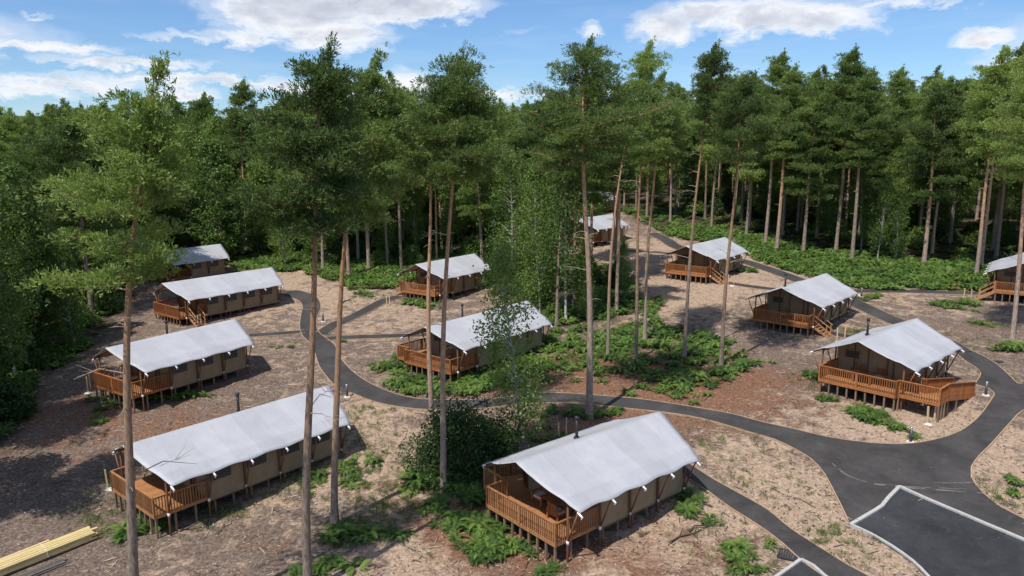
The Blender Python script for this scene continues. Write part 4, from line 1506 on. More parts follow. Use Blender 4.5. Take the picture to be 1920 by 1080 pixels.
def fern(seed, fronds=11, ln=.95, steps=9):
    r = random.Random(seed)
    V, F = [], []

    def tri(a, b, c):
        o = len(V); V.extend([a, b, c]); F.append((o, o + 1, o + 2))
    for i in range(fronds):
        a = 6.283 * i / fronds + r.uniform(-.4, .4)
        h = Vector((math.cos(a), math.sin(a), 0)); s = Vector((-h.y, h.x, 0))
        l = ln * r.uniform(.6, 1.15); up = r.uniform(.8, 1.7)
        base = Vector((r.uniform(-.12, .12), r.uniform(-.12, .12), 0))

        def P(t):
            return base + h * (l * (t * .95)) + Vector((0, 0, l * up * (t * 1.25 - 1.0 * t * t)))
        for k in range(1, steps + 1):
            t0 = .22 + .78 * (k - 1) / steps; t1 = t0 + .78 / steps * 1.1
            w = l * .34 * math.sin(math.pi * min(1, (1.08 - t0) * .62 + .02)) * (1 - t0 * .45)
            p0, p1 = P(t0), P(min(1.05, t1))
            for sg in (-1, 1):
                tip = (p0 + p1) / 2 + s * (sg * w) + h * (w * .35) + Vector((0, 0, -w * .22))
                tri(tuple(p0), tuple(p1), tuple(tip)) if sg > 0 else tri(tuple(p1), tuple(p0), tuple(tip))
    me = mesh_np('bracken_clump', V, F)
    me.materials.append(M['bracken'])
    return me


def grass_tuft(seed, n=26, ln=.28):
    R_ = np.random.default_rng(seed)
    C = R_.normal(0, .10, (n, 3)); C[:, 2] = 0
    V, F = tuft_tris(C, np.tile([0, 0, 1.], (n, 1)), 1, ln, .012, R_, .45)
    V = V.reshape(-1, 3, 3); V = V[:, [1, 0, 2]].reshape(-1, 3)
    me = mesh_np('grass', V, F); me.materials.append(M['grass'])
    return me


def place_tree(kit, name, x, y, rz, sc, label, cat, group=None, tilt=(0, 0), wsc=None):
    z = ghf(x, y)
    o = empty(name, (x, y, z), rz, label, cat, group)
    o.rotation_euler = (tilt[0], tilt[1], rz)
    o.scale = (wsc or sc, wsc or sc, sc)
    for nm in ('trunk', 'branches', 'snags', 'crown'):
        if kit.get(nm):
            c = put('dead_branches' if nm == 'snags' else nm, kit[nm], o)
            if nm in ('snags', 'branches'): c['kind'] = 'stuff'
    for me in kit.get('snag_list', ()):
        put('dead_branch', me, o)
    return o


TREES = []      # x, y of every tree placed


def hero(base, top, cbv, R, dia, seed, label, **kw):
    """pine whose foot and top stand where the photo shows them; cbv = row where its crown begins"""
    x, y = gp(*base)
    z = ghf(x, y)
    d = ray(*top)
    # top at the foot's distance, moved sideways as the photo shows
    t = y / d.y
    zt = CAM_H + d.z * t
    xt = d.x * t
    H = zt - z
    d2 = ray(top[0], cbv); zc = CAM_H + d2.z * (y / d2.y) - z
    kit = pine(seed, H=H, cb=max(3, zc), R=R, r0=dia / 2, lean=(xt - x, kw.pop('leany', 0.0)), single_snags=True, **kw)
    place_tree(kit, 'pine_tree', x, y, 0.0, 1.0, label, 'pine tree', 'tall pines standing in the clearing')
    TREES.append((x, y))


hero((259, 1216), (274, 150), 520, 3.0, 0.44, 201, 'leftmost tall pine in front of the longest tent, its trunk running off the bottom edge', limbs=34, tufts=40, side=-.30, dead=16, pads=4, taper=.5)
hero((579, 1112), (616, 116), 420, 3.0, 0.44, 202, 'pine with grey trunk left of the close pair crossing the long tent roof', limbs=50, tufts=42, side=-.1, taper=.3)
hero((628, 985), (692, 132), 400, 2.8, 0.40, 203, 'pine right of the close pair, its foot in dark bracken behind the long tent', limbs=46, tufts=42, side=.1, taper=.3)
hero((832, 920), (856, 118), 330, 3.2, 0.37, 204, 'reddish pine rising in front of the dark rounded bush', limbs=52, tufts=42)
hero((810, 805), (800, 215), 330, 2.8, 0.37, 205, 'brown pine just behind the reddish one, at the back of the rounded bush', limbs=40, tufts=42)
hero((1105, 783), (1092, 92), 300, 3.5, 0.48, 206, 'thick dark pine beside the path behind the nearest tent, with a two-lobed crown', limbs=54, tufts=42, lobes=[(0.0, 19.5, 1.6, .9), (math.pi, 18, 1.5, .3)])
hero((1140, 671), (1215, 96), 205, 2.0, 0.30, 207, 'slender orange pine with a small crown leaning right, beyond the path', lp=2.8, limbs=26, tufts=42, dead=16, side=.3)
hero((1192, 677), (1205, 150), 300, 2.4, 0.32, 208, 'left one of two close pines in the bracken patch', limbs=34, tufts=42)
hero((1209, 640), (1240, 150), 300, 2.4, 0.35, 209, 'right one of two close pines in the bracken patch', lp=2.2, limbs=34, tufts=42, side=.2)
hero((1283, 673), (1334, 100), 250, 2.3, 0.33, 210, 'orange pine left of centre in the bracken patch with a thin windblown top', limbs=36, tufts=42, dead=16, side=.35)
hero((1352, 690), (1395, 158), 300, 2.8, 0.35, 211, 'greyish pine at the right edge of the bracken patch', limbs=40, tufts=42, side=.15, dead=12)
hero((1044, 608), (1075, 200), 330, 2.4, 0.32, 212, 'reddish pine at the edge of the birch island behind the central tent', limbs=34, tufts=42)
hero((1897, 642), (1935, 100), 330, 3.0, 0.40, 213, 'pale-barked pine at the right edge in front of the cut-off tent', limbs=44, tufts=42)

# kits for the wood
PK = [pine(300 + i, H=[22, 23, 21, 24, 22, 20][i], cb=[10, 13.5, 8.5, 15, 12, 7.5][i], R=[3.3, 3.0, 3.6, 3.1, 3.4, 3.5][i], r0=.20 + .012 * i, limbs=[44, 38, 50, 40, 46, 36][i], tufts=42, tl=.27, tw=.040, k=5,
           lean=(rnd.uniform(-.3, .9), rnd.uniform(-.5, .5)), dead=12, side=.1) for i in range(6)]
LPK = [pine(350 + i, H=20, cb=[4.5, 6, 7.5][i], R=[3.7, 3.3, 3.5][i], r0=.22, limbs=58, tufts=40, tl=.27, tw=.042, k=5, lean=(rnd.uniform(-.3, .9), rnd.uniform(-.5, .5)), dead=5, side=.1) for i in range(3)]
BK = [broadleaf(400 + i, H=[15, 13, 16][i], cb=[2.5, 2.0, 3.5][i], R=[2.3, 2.0, 2.7][i], r0=.12, kind='birch', leaves=7000, size=.19) for i in range(3)]
OK_ = [broadleaf(420 + i, H=[14, 12, 16][i], cb=[1.5, 1.0, 2.2][i], R=[3.4, 3.0, 3.9][i], r0=.17, kind='oak', leaves=12000, size=.22, clusters=150) for i in range(3)]


def edge_pine(base, topx, label, sc, k, grp='pines along the edge of the wood'):
    x, y = gp(*base)
    place_tree(PK[k], 'pine_tree', x, y, rnd.uniform(0, 6.3) if k % 2 else rnd.uniform(-.5, .5), sc, label, 'pine tree', grp, (0, rnd.uniform(-.01, .03)))
    TREES.append((x, y))


edge = [((1334, 430), 'pine just right of the far bend, behind the two trunks of the bracken patch'), ((1322, 408), 'thin pine deeper behind the far bend'), ((1399, 444), 'slim pale pine behind the roof of the far bend tent'),
        ((1435, 460), 'leaning pine above the far path, first of the row on the bracken'), ((1456, 472), 'orange leaning pine, second of the row on the bracken'), ((1506, 476), 'pale straight pine, third of the row on the bracken'),
        ((1494, 436), 'thin grey pine in shade behind the third of the row'), ((1531, 448), 'slim grey pine behind the fourth gap of the row'), ((1556, 427), 'dark thin pine deep behind the row'),
        ((1567, 475), 'red-orange pine leaning right, fourth of the row'), ((1597, 491), 'knobbly pale pine, fifth of the row beside the birches'), ((1732, 498), 'thick pale pine right of the birches'),
        ((1747, 482), 'second pine touching the thick pale one'), ((1830, 519), 'tall pale pine left of the cut-off tent'),
        ((606, 507), 'thin pine in the bracken behind the loop of the path'), ((655, 521), 'grey pine nearest in the central bracken'), ((672, 491), 'thin pale pine behind the grey one in central bracken'),
        ((692, 508), 'slim orange pine in the central bracken'), ((727, 502), 'slim grey pine right of the orange one in central bracken'), ((753, 507), 'brown pine at the left of the middle tent'),
        ((556, 470), 'slim pine behind the end of the left-hand tents'), ((463, 470), 'orange pine rising behind the rearmost left tent'), ((207, 560), 'pine with orange stem in the left-hand trees'), ((905, 500), 'pine right behind the middle tent')]
for i, (b, lab) in enumerate(edge):
    edge_pine(b, None, lab, rnd.uniform(.95, 1.1), i % 6)

YB = broadleaf(440, H=13.2, cb=2.2, R=2.0, r0=.09, kind='birch', leaves=6500, size=.15, clusters=140)
# birches one can name
for (b, k, sc, lab) in (((968, 852), 1, 1.0, 'young birch with pale stem standing between the path and the nearest tent roof'), ((1647, 489), 0, .72, 'white-stemmed birch leaning at the right-hand wood edge'), ((1679, 491), 1, .70, 'small birch right of the leaning one at the wood edge'),
                        ((1062, 604), 2, 1.12, 'tall bright birch on the island behind the central tent'), ((1010, 592), 0, 1.05, 'birch at the left end of the island'), ((1100, 600), 1, .55, 'slender birch behind the thick dark pine'), ((364, 455), 0, .95, 'white birch stem behind the rearmost left tent'),
                        ((536, 500), 1, .8, 'pale birch stem right of the left-hand tents'), ((1165, 560), 1, .5, 'birch at the right end of the island'), ((42, 640), 0, .8, 'pale leaning birch stem in the far left shade'), ((142, 655), 1, .75, 'small birch at the left wood edge'),
                        ((960, 545), 2, 1.0, 'leafy birch right of the middle tent')):
    x, y = gp(*b)
    place_tree(YB if 'young' in lab else BK[k], 'birch_tree', x, y, rnd.uniform(0, 6.3), sc, lab, 'birch tree', 'birches', (0, 0)); TREES.append((x, y))

for i, (x, y, h_) in enumerate([(11.6, 119, 12.5), (13.6, 121, 13), (15.2, 124, 11)]):
    place_tree(BK[i], 'birch_tree', x, y, i * 2.0, h_ / BK[i]['H'], 'birch %s the farthest tent, %s' % ('screening', ['left of its roof', 'over the middle of its roof', 'right of its roof'][i]), 'birch tree', 'birches'); TREES.append((x, y))
for i, (x, y) in enumerate([(-32, 35), (-37, 42), (-40, 50), (-45, 47)]):
    place_tree(PK[i % 6], 'pine_tree', x, y, i * 1.3, .95, 'tall pine standing in the open soil beyond the left edge of the photo', 'pine tree', 'pines beyond the left edge'); TREES.append((x, y))

# the wood itself
ISLAND = WP([(938, 535), (1000, 588), (1050, 608), (1120, 600), (1180, 585), (1172, 520), (1090, 500), (1050, 480), (1000, 470), (940, 480)])


def in_view(x, y, m=0.0):
    return y > 20 and abs(x) < y * (.70 + m) + 4


cand = []
R2 = random.Random(77)
NO = [(t['root'].location.x + math.cos(t['yaw']) * 4.5, t['root'].location.y + math.sin(t['yaw']) * 4.5) for t in T.values()]
xs_, ys_ = [], []
for _ in range(26000):
    xs_.append(R2.uniform(-150, 170)); ys_.append(R2.uniform(8, 235))
ins = in_poly(xs_, ys_, CLEAR)
dcl = dist_poly(xs_, ys_, CLEAR)
grid = {}


def far_enough(x, y, dmin):
    cx, cy = int(x // 6), int(y // 6)
    for i in (-1, 0, 1):
        for j in (-1, 0, 1):
            for (a, b) in grid.get((cx + i, cy + j), ()):
                if (a - x) ** 2 + (b - y) ** 2 < dmin * dmin:
                    return False
    return True


def occupy(x, y):
    grid.setdefault((int(x // 6), int(y // 6)), []).append((x, y))


for (a, b) in TREES:
    occupy(a, b)
wood = []
for x, y, i_, d_ in zip(xs_, ys_, ins, dcl):
    if i_ or d_ < 1.2 or not in_view(x, y, .12): continue
    if any((x - a) ** 2 + (y - b) ** 2 < 60 for a, b in NO): continue
    right = x > 18 and y > 60
    if x > 15 and y < 60: continue
    dm = (4.1 if right else 3.7) if y < 125 else 4.9
    if right and d_ < 5 and y < 120 and R2.random() < .8: continue
    if not far_enough(x, y, dm): continue
    occupy(x, y)
    wood.append((x, y, d_, right))
wood.sort(key=lambda w: w[1])


def landmark(x, y):
    ti = min(T, key=lambda i: (T[i]['root'].location.x - x) ** 2 + (T[i]['root'].location.y - y) ** 2)
    lm = {1: 'the nearest tent', 2: 'the longest tent', 3: 'the tent behind the leftmost trunk', 4: 'the central long tent', 5: 'the middle tent', 6: 'the ramped tent', 7: 'the tent with steps by the bracken', 8: 'the far bend tent',
          9: 'the second tent from the back left', 10: 'the rearmost left tent', 11: 'the tent behind the birches', 12: 'the farthest tent', 13: 'the tent at the right edge'}[ti]
    l = T[ti]['root'].location
    dt_ = math.hypot(l.x - x, l.y - y)
    return ('close by' if dt_ < 16 else ('beyond' if dt_ < 32 else 'far beyond'), 'left of' if x < l.x - 3 else 'right of', lm)




def joined(kit, name):
    """one mesh of trunk + branches + crown for the far wood"""
    V, F, mats, mi = [], [], [], []
    off = 0
    import itertools
    co_all, tri_all = [], []
    for nm in ('trunk', 'branches', 'crown'):
        me = kit[nm]
        n = len(me.vertices)
        co = np.empty(n * 3, np.float32); me.vertices.foreach_get('co', co)
        me.calc_loop_triangles()
        tr = np.empty(len(me.loop_triangles) * 3, np.int32); me.loop_triangles.foreach_get('vertices', tr)
        co_all.append(co.reshape(-1, 3)); tri_all.append(tr.reshape(-1, 3) + off); off += n
        mats.append(me.materials[0]); mi.append(np.full(len(tr) // 3, len(mats) - 1, np.int32))
    me = mesh_np(name, np.concatenate(co_all), np.concatenate(tri_all))
    for m in mats: me.materials.append(m)
    me.polygons.foreach_set('material_index', np.concatenate(mi))
    return me


def scatter(name, pts, rots, scl, pick, meshes, label, kind='stuff'):
    """geometry-nodes scatter of uncountable things"""
    pts = np.asarray(pts, np.float32)
    me = bpy.data.meshes.new(name)
    me.vertices.add(len(pts)); me.vertices.foreach_set('co', pts.ravel())
    a = me.attributes.new('rot', 'FLOAT_VECTOR', 'POINT'); a.data.foreach_set('vector', np.asarray(rots, np.float32).ravel())
    a = me.attributes.new('scl', 'FLOAT', 'POINT'); a.data.foreach_set('value', np.asarray(scl, np.float32))
    a = me.attributes.new('pick', 'INT', 'POINT'); a.data.foreach_set('value', np.asarray(pick, np.int32))
    o = put(name, me)
    col = bpy.data.collections.new(name + '_kinds')
    for i, m in enumerate(meshes):
        s = bpy.data.objects.new('%s_kind_%02d' % (name, i), m); col.objects.link(s)
    ng = bpy.data.node_groups.new(name + '_scatter', 'GeometryNodeTree')
    ng.interface.new_socket('Geometry', in_out='INPUT', socket_type='NodeSocketGeometry')
    ng.interface.new_socket('Geometry', in_out='OUTPUT', socket_type='NodeSocketGeometry')
    gi = ng.nodes.new('NodeGroupInput'); go = ng.nodes.new('NodeGroupOutput')
    ci = ng.nodes.new('GeometryNodeCollectionInfo'); ci.inputs['Collection'].default_value = col
    ci.inputs['Separate Children'].default_value = True; ci.inputs['Reset Children'].default_value = True
    ip = ng.nodes.new('GeometryNodeInstanceOnPoints'); ip.inputs['Pick Instance'].default_value = True

    def attr(nm, dt):
        n = ng.nodes.new('GeometryNodeInputNamedAttribute'); n.data_type = dt; n.inputs['Name'].default_value = nm
        return n.outputs['Attribute']
    l = ng.links.new
    l(gi.outputs[0], ip.inputs['Points']); l(ci.outputs[0], ip.inputs['Instance'])
    l(attr('pick', 'INT'), ip.inputs['Instance Index'])
    er = ng.nodes.new('FunctionNodeEulerToRotation'); l(attr('rot', 'FLOAT_VECTOR'), er.inputs[0])
    l(er.outputs[0], ip.inputs['Rotation']); l(attr('scl', 'FLOAT'), ip.inputs['Scale'])
    l(ip.outputs[0], go.inputs[0])
    md = o.modifiers.new('scatter', 'NODES'); md.node_group = ng
    tag(o, label, None, None, kind)
    return o


far_p, far_r, far_s, far_k = [], [], [], []
count = dict(pine=0, broad=0)
kits_all = PK + BK + OK_ + LPK
for (x, y, d_, right) in wood:
    left = x < -12
    isl = bool(in_poly([x], [y], ISLAND)[0])
    q = R2.random()
    if right: typ = 'pine' if q < (.90 if d_ < 6 else .58) else ('oak' if q < .85 else 'birch')
    elif isl: typ = 'birch' if q < .7 else 'oak'
    elif left: typ = 'pine' if q < .36 else ('birch' if q < .66 else 'oak')
    else: typ = 'pine' if q < .42 else ('birch' if q < .68 else 'oak')
    if .078 < x / y < .168 and y < 106: typ = 'pine'
    k = R2.randrange(6) if typ == 'pine' else (6 + R2.randrange(3) if typ == 'birch' else 9 + R2.randrange(3))
    sc = R2.uniform(.88, 1.12) if typ == 'pine' else R2.uniform(.85, 1.2)
    if typ == 'pine' and not right:
        if R2.random() < .7: k = 12 + R2.randrange(3)
        sc = R2.uniform(16.5, 22.3 if y > 60 else 19.5) / kits_all[k]['H']
        if R2.random() < .08 and y > 80: sc = 22.6 / kits_all[k]['H']
    elif typ == 'pine': sc *= .97
    elif right: sc = R2.uniform(7.5, 15) / kits_all[k]['H']
    elif not right: sc = R2.uniform(11.5, 19.5 if y > 60 else 17.0) / kits_all[k]['H']
    if .078 < x / y < .168 and y < 106: k = (0, 1, 3, 4)[k % 4]; sc = 21.5 / kits_all[k]['H']
    elif isl: sc = R2.uniform(.5, .82)
    rz = R2.uniform(0, 6.3)
    key = 'pine' if typ == 'pine' else 'broad'
    if count[key] < (175 if key == 'pine' else 150) and in_view(x, y, .02) and y < 128:
        count[key] += 1
        zone = 'right-hand wood beyond the bracken' if right else ('leafy island between the tents' if isl else ('left-hand wood' if left else 'wood behind the middle tents'))
        how, side_, lm = landmark(x, y)
        size_ = 'short' if sc * kits_all[k]['H'] < (17 if typ == 'pine' else 13.5) else ('tall' if sc * kits_all[k]['H'] > (21 if typ == 'pine' else 16.5) else 'mid-height')
        row = 'at the front of' if d_ < 6 else ('a few rows inside' if d_ < 20 else 'deep inside')
        nm, kd = {'pine': ('pine_tree', 'dark green pine'), 'birch': ('birch_tree', 'light green birch'), 'oak': ('broadleaf_tree', 'bushy broadleaf tree')}[typ]
        place_tree(kits_all[k], nm, x, y, rz, sc, '%s %s %s and %s %s' % (size_, kd, how, side_, lm), {'pine': 'pine tree', 'birch': 'birch tree', 'oak': 'tree'}[typ], nm.replace('_', ' ') + 's of the surrounding wood')
    else:
        far_p.append((x, y, ghf(x, y))); far_r.append((0, 0, rz)); far_s.append(sc); far_k.append(k)
JM = [joined(k, 'tree') for k in kits_all]
scatter('distant_woods', far_p, far_r, far_s, far_k, JM, 'continuous dark green canopy of distant pine and broadleaf wood to the skyline')
print('trees', count, 'far', len(far_p), 'left', sum(1 for p in far_p if not in_view(p[0], p[1])))

# ------------------------------------------------------------------ bushes
HB, HS = bush(501, 3.35, 3.1, 4.2, 17000, .15, M['holly_leaves'])
x, y = gp(868, 905)
y += 2.0
o = empty('rhododendron_bush', (x, y, ghf(x, y)), .4, 'large dark rounded evergreen bush beside the nearest tent', 'bush')
put('foliage', HB, o); put('stem', HS, o)
B2 = [bush(510 + i, 1.5, 1.4, [1.7, 2.3, 1.3][i], 3600, .17, M[['oak_leaves', 'holly_leaves', 'birch_leaves'][i]]) for i in range(3)]
R3 = random.Random(5)
nb = 0
bushes = []
for _ in range(6000):
    x, y = R3.uniform(-75, 95), R3.uniform(25, 150)
    bushes.append((x, y))
bi = in_poly([b[0] for b in bushes], [b[1] for b in bushes], CLEAR); bd = dist_poly([b[0] for b in bushes], [b[1] for b in bushes], CLEAR)
used = []
bfar = []
for (x, y), i_, d_ in zip(bushes, bi, bd):
    if i_ or not in_view(x, y, .03) or d_ > 30: continue
    if x > 18 and y > 55 and d_ < 12: continue
    if x > 15 and y < 60: continue
    if any((x - a) ** 2 + (y - b) ** 2 < 2.6 ** 2 for a, b in used): continue
    if any((x - a) ** 2 + (y - b) ** 2 < 45 for a, b in NO): continue
    used.append((x, y))
    k = R3.randrange(3)
    if len(used) < 190:
        zone = 'under the right-hand pines' if x > 18 else ('along the left-hand wood' if x < -12 else 'between the tents in the middle of the wood')
        a_, b_, c_ = landmark(x, y)
        o = empty('shrub', (x, y, ghf(x, y)), R3.uniform(0, 6.3), '%s shrub %s and %s %s' % (['mid green', 'dark evergreen', 'bright leafy'][k], a_, b_, c_), 'shrub', 'shrubs of the surrounding wood')
        s = R3.uniform(.7, 1.35); o.scale = (s, s, s * R3.uniform(.8, 1.3))
        put('foliage', B2[k][0], o); put('stem', B2[k][1], o)

# ------------------------------------------------------------------ bracken
leaf_mat('dry_bracken', (.10, .075, .03), (.19, .145, .055), (.27, .23, .08), .25, 0.6)
FK = [fern(600 + i, [15, 18, 14, 16][i], [.78, .85, .66, .72][i], 12) for i in range(4)]
RB_ = np.random.default_rng(8)
bp = []
_dry = fern(660, 9, .62, 10); _dry.materials.clear(); _dry.materials.append(M['dry_bracken']); FK.append(_dry)
KP = lambda n: RB_.choice(5, n, p=[.24, .24, .24, .20, .08])
areas = [  # photo outlines of unbroken bracken, clumps per m2
    ([(1225, 430), (1300, 425), (1400, 440), (1500, 465), (1620, 480), (1740, 490), (1840, 500), (1925, 500), (1925, 530), (1840, 546), (1720, 545), (1640, 545), (1560, 530), (1490, 512), (1430, 492), (1410, 483), (1380, 470), (1310, 452), (1262, 446)], 4.6),
    ([(480, 480), (560, 470), (640, 480), (760, 480), (880, 470), (900, 500), (760, 530), (740, 540), (660, 548), (640, 530), (560, 508), (440, 512), (430, 495)], 4.2),
    ([(0, 690), (60, 640), (130, 650), (170, 650), (100, 700), (60, 730), (20, 800), (-10, 830)], 2.6),
    ([(1060, 600), (1130, 598), (1190, 590), (1230, 600), (1240, 560), (1180, 560), (1070, 580)], 2.0),
    ([(940, 520), (1000, 590), (1040, 612), (1060, 600), (1000, 550), (960, 500)], 2.0),
    ([(1020, 625), (1120, 615), (1230, 605), (1340, 630), (1400, 670), (1390, 715), (1310, 740), (1200, 725), (1110, 715), (1040, 700)], -.9),
    ([(705, 700), (760, 660), (820, 715), (900, 705), (1000, 665), (1040, 690), (1000, 725), (930, 740), (850, 745), (760, 738)], -1.2),
]
for pl, dens in areas:
    w = WP(pl)
    x0, x1 = min(p[0] for p in w), max(p[0] for p in w); y0, y1 = min(p[1] for p in w), max(p[1] for p in w)
    m = int((x1 - x0) * (y1 - y0) * abs(dens))
    a, b = RB_.uniform(x0, x1, m), RB_.uniform(y0, y1, m)
    ok = in_poly(a, b, w)
    nz = np.sin(a * .7 + 1.3 * np.sin(b * .5)) * np.sin(b * .8 + np.sin(a * .6))
    ok &= RB_.uniform(-1.4, .9, m) < nz + .55
    bp += list(zip(a[ok], b[ok]))
# floor of the wood behind
m = 9000
a, b = RB_.uniform(-75, 90, m), RB_.uniform(30, 150, m)
ok = (~in_poly(a, b, CLEAR)) & (dist_poly(a, b, CLEAR) < 26) & (np.abs(a) < b * .74)
ok &= ~((a > 15) & (b < 55))
bp += list(zip(a[ok], b[ok]))


def clear_of(x, y, lim=.3):
    for outl, _ in PAVED:
        if in_poly([x], [y], outl)[0]: return False
    return True


bp = np.array(bp)
keep = np.ones(len(bp), bool)
for outl, _ in PAVED:
    keep &= ~in_poly(bp[:, 0], bp[:, 1], outl)
for t in T.values():
    dx, dy = bp[:, 0] - t['root'].location.x, bp[:, 1] - t['root'].location.y
    u = dx * math.cos(t['yaw']) + dy * math.sin(t['yaw']); v = dx * math.sin(t['yaw']) - dy * math.cos(t['yaw'])
    keep &= ~((u > -.2) & (u < 11) & (np.abs(v) < 2.9))
bp = bp[keep]
n = len(bp)
P3 = np.column_stack([bp, gh(bp[:, 0], bp[:, 1]) - .02])
scatter('bracken_undergrowth', P3, np.column_stack([RB_.normal(0, .1, n), RB_.normal(0, .1, n), RB_.uniform(0, 6.3, n)]), RB_.uniform(.75, 1.35, n), KP(n), FK,
        'dense bright green bracken covering the edge and floor of the wood')
print('bracken', n)

# separate clumps on the bare soil
patches = [  # u, v, spread m (x, y), clumps, scale, where
    (235, 755, 1.6, 1.2, 9, 1.1, 'below the deck of the tent behind the leftmost trunk'), (330, 745, 3.2, .8, 11, .95, 'along the foot of the tent behind the leftmost trunk'), (185, 790, .8, .6, 3, .6, 'on bare soil left of the longest tent'),
    (255, 990, .7, .7, 4, .95, 'under the corner of the longest tent deck'), (285, 985, .8, .5, 4, .95, 'under the corner of the longest tent deck'),
    (655, 1008, 1.5, .8, 10, 1.15, 'around the foot of the paired pines'), (600, 1070, 1.6, .4, 6, .9, 'at the bottom edge between pine trunks'),
    (648, 890, .5, 1.0, 6, .95, 'behind the paired pine trunks'), (590, 905, .6, 1.2, 6, .8, 'behind the paired pine trunks'), (675, 920, .4, .3, 2, .7, 'on pale soil between the pines and the bush'), (705, 860, .7, 1.2, 4, .65, 'on pale soil between the pines and the bush'), (745, 1005, .4, .3, 2, .6, 'on pale soil between the pines and the bush'),
    (790, 905, .7, .8, 6, 1.1, 'at the foot of the dark rounded bush'), (890, 915, 1.6, .7, 12, 1.25, 'at the foot of the dark rounded bush'), (820, 950, .6, .5, 4, .9, 'at the foot of the dark rounded bush'), (845, 978, .7, .4, 5, .7, 'in front of the dark rounded bush'),
    (905, 985, 1.1, 1.6, 18, 1.0, 'left of the nearest tent deck'), (910, 1035, 1.0, .8, 9, .9, 'left of the nearest tent deck'), (965, 1030, .9, .5, 7, .75, 'under the front of the nearest tent deck'), (1030, 1072, .5, .3, 3, .7, 'under the front of the nearest tent deck'),
    (1290, 935, .4, .6, 4, .95, 'at the rear corner of the nearest tent'), (1277, 960, .4, .2, 2, .8, 'at the rear corner of the nearest tent'), (1330, 980, .6, .4, 3, .5, 'on sandy soil by the lower path'), (1385, 1045, .5, .6, 5, .8, 'on sandy soil by the lower path'), (1412, 1072, .6, .2, 4, .7, 'on sandy soil by the lower path'), (1440, 1020, .3, .5, 2, .6, 'on sandy soil by the lower path'),
    (740, 690, 1.6, 1.2, 9, .85, 'in front of the central tent'), (770, 720, 1.8, 1.4, 14, .95, 'in front of the central tent'), (830, 722, 2.0, .9, 14, 1.0, 'in front of the central tent'), (900, 715, 3.0, 1.2, 22, 1.0, 'along the central tent'), (975, 690, 2.6, 1.4, 18, 1.0, 'along the central tent'),
    (1000, 655, 2.5, 2.0, 14, .9, 'right of the central tent'), (1055, 655, 1.6, 2.4, 12, .9, 'round the trunks of the bracken patch'), (1140, 650, 2.2, 3.0, 24, 1.0, 'round the trunks of the bracken patch'), (1130, 695, 3.2, 1.4, 16, .95, 'round the trunks of the bracken patch'),
    (1225, 630, 2.4, 1.8, 16, 1.0, 'round the trunks of the bracken patch'), (1310, 650, 2.2, 2.4, 22, 1.05, 'round the trunks of the bracken patch'), (1280, 705, 3.0, 1.0, 14, .9, 'round the trunks of the bracken patch'), (1352, 700, .8, .5, 6, 1.0, 'round the trunks of the bracken patch'),
    (1215, 735, 2.2, .8, 6, .7, 'between the bracken patch and the path'), (1275, 740, 1.2, .7, 5, .75, 'between the bracken patch and the path'), (1395, 680, 1.0, .5, 3, .8, 'right of the bracken patch'), (1440, 683, .6, .4, 2, .7, 'right of the bracken patch'),
    (1525, 708, .5, .5, 4, .9, 'left of the ramped tent'), (1545, 750, .8, .6, 4, .7, 'on soil below the ramped tent'), (1605, 770, 1.0, 1.0, 7, .75, 'on soil below the ramped tent'), (1632, 790, .6, .8, 5, .8, 'on soil below the ramped tent'), (1680, 803, .5, .6, 4, .7, 'on soil below the ramped tent'), (1715, 818, .4, .3, 2, .7, 'on soil below the ramped tent'),
    (1640, 558, 1.6, .8, 7, .8, 'right of the far path'), (1785, 575, 2.2, 1.4, 11, .95, 'on soil in front of the cut-off tent'), (1815, 568, 1.4, .8, 5, .9, 'on soil in front of the cut-off tent'), (1895, 655, 1.8, .9, 12, 1.1, 'round the pale trunk at the right edge'), (1850, 608, 1.2, .8, 4, .8, 'on soil in front of the cut-off tent'),
    (772, 570, 1.0, .6, 6, 1.0, 'at the foot of the middle tent deck'), (805, 575, 1.0, .5, 6, .95, 'at the foot of the middle tent deck'), (680, 552, 1.3, .8, 6, .9, 'where the bracken meets the pale soil'), (1400, 510, 1.2, .5, 5, .9, 'beside the far bend tent'), (570, 560, .8, .5, 3, .7, 'by the loop of the path'), (400, 640, 1.5, .8, 5, .7, 'behind the leftmost tents'),
    (1890, 900, .4, .5, 3, .6, 'on soil right of the junction'), (1910, 930, .4, .3, 2, .6, 'on soil right of the junction'), (1130, 775, 1.3, .4, 8, .85, 'round the thick dark pine by the path'), (1040, 775, 1.6, .5, 6, .75, 'round the thick dark pine by the path'), (1000, 830, 1.5, 1.0, 8, .9, 'behind the nearest tent roof'),
    (640, 640, 1.6, .4, 4, .5, 'beside the narrow tarmac branches'), (520, 650, 1.2, .8, 3, .5, 'behind the rear of the left-hand tents'), (500, 760, 1.0, .5, 2, .5, 'behind the longest tent')]
cl_pts = []
for (u, v, sx, sy, m, sc, where) in patches:
    cx, cy = gp(u, v)
    for _ in range(max(1, int(m * 1.8))):
        x, y = cx + RB_.normal(0, sx * .62), cy + RB_.normal(0, sy * .75)
        if not clear_of(x, y): continue
        cl_pts.append((x, y, sc * RB_.uniform(.65, 1.15), where))
cl_pts.sort(key=lambda c: c[1])
rest = cl_pts[300:]
for (x, y, s, where) in cl_pts[:300]:
    o = put('bracken_clump', FK[int(KP(1)[0])], None, (x, y, ghf(x, y) - .02))
    o.rotation_euler = (RB_.normal(0, .08), RB_.normal(0, .08), RB_.uniform(0, 6.3)); o.scale = (s, s, s * RB_.uniform(.75, 1.05))
    tag(o, 'small green bracken clump ' + where, 'bracken', 'bracken clumps ' + where)
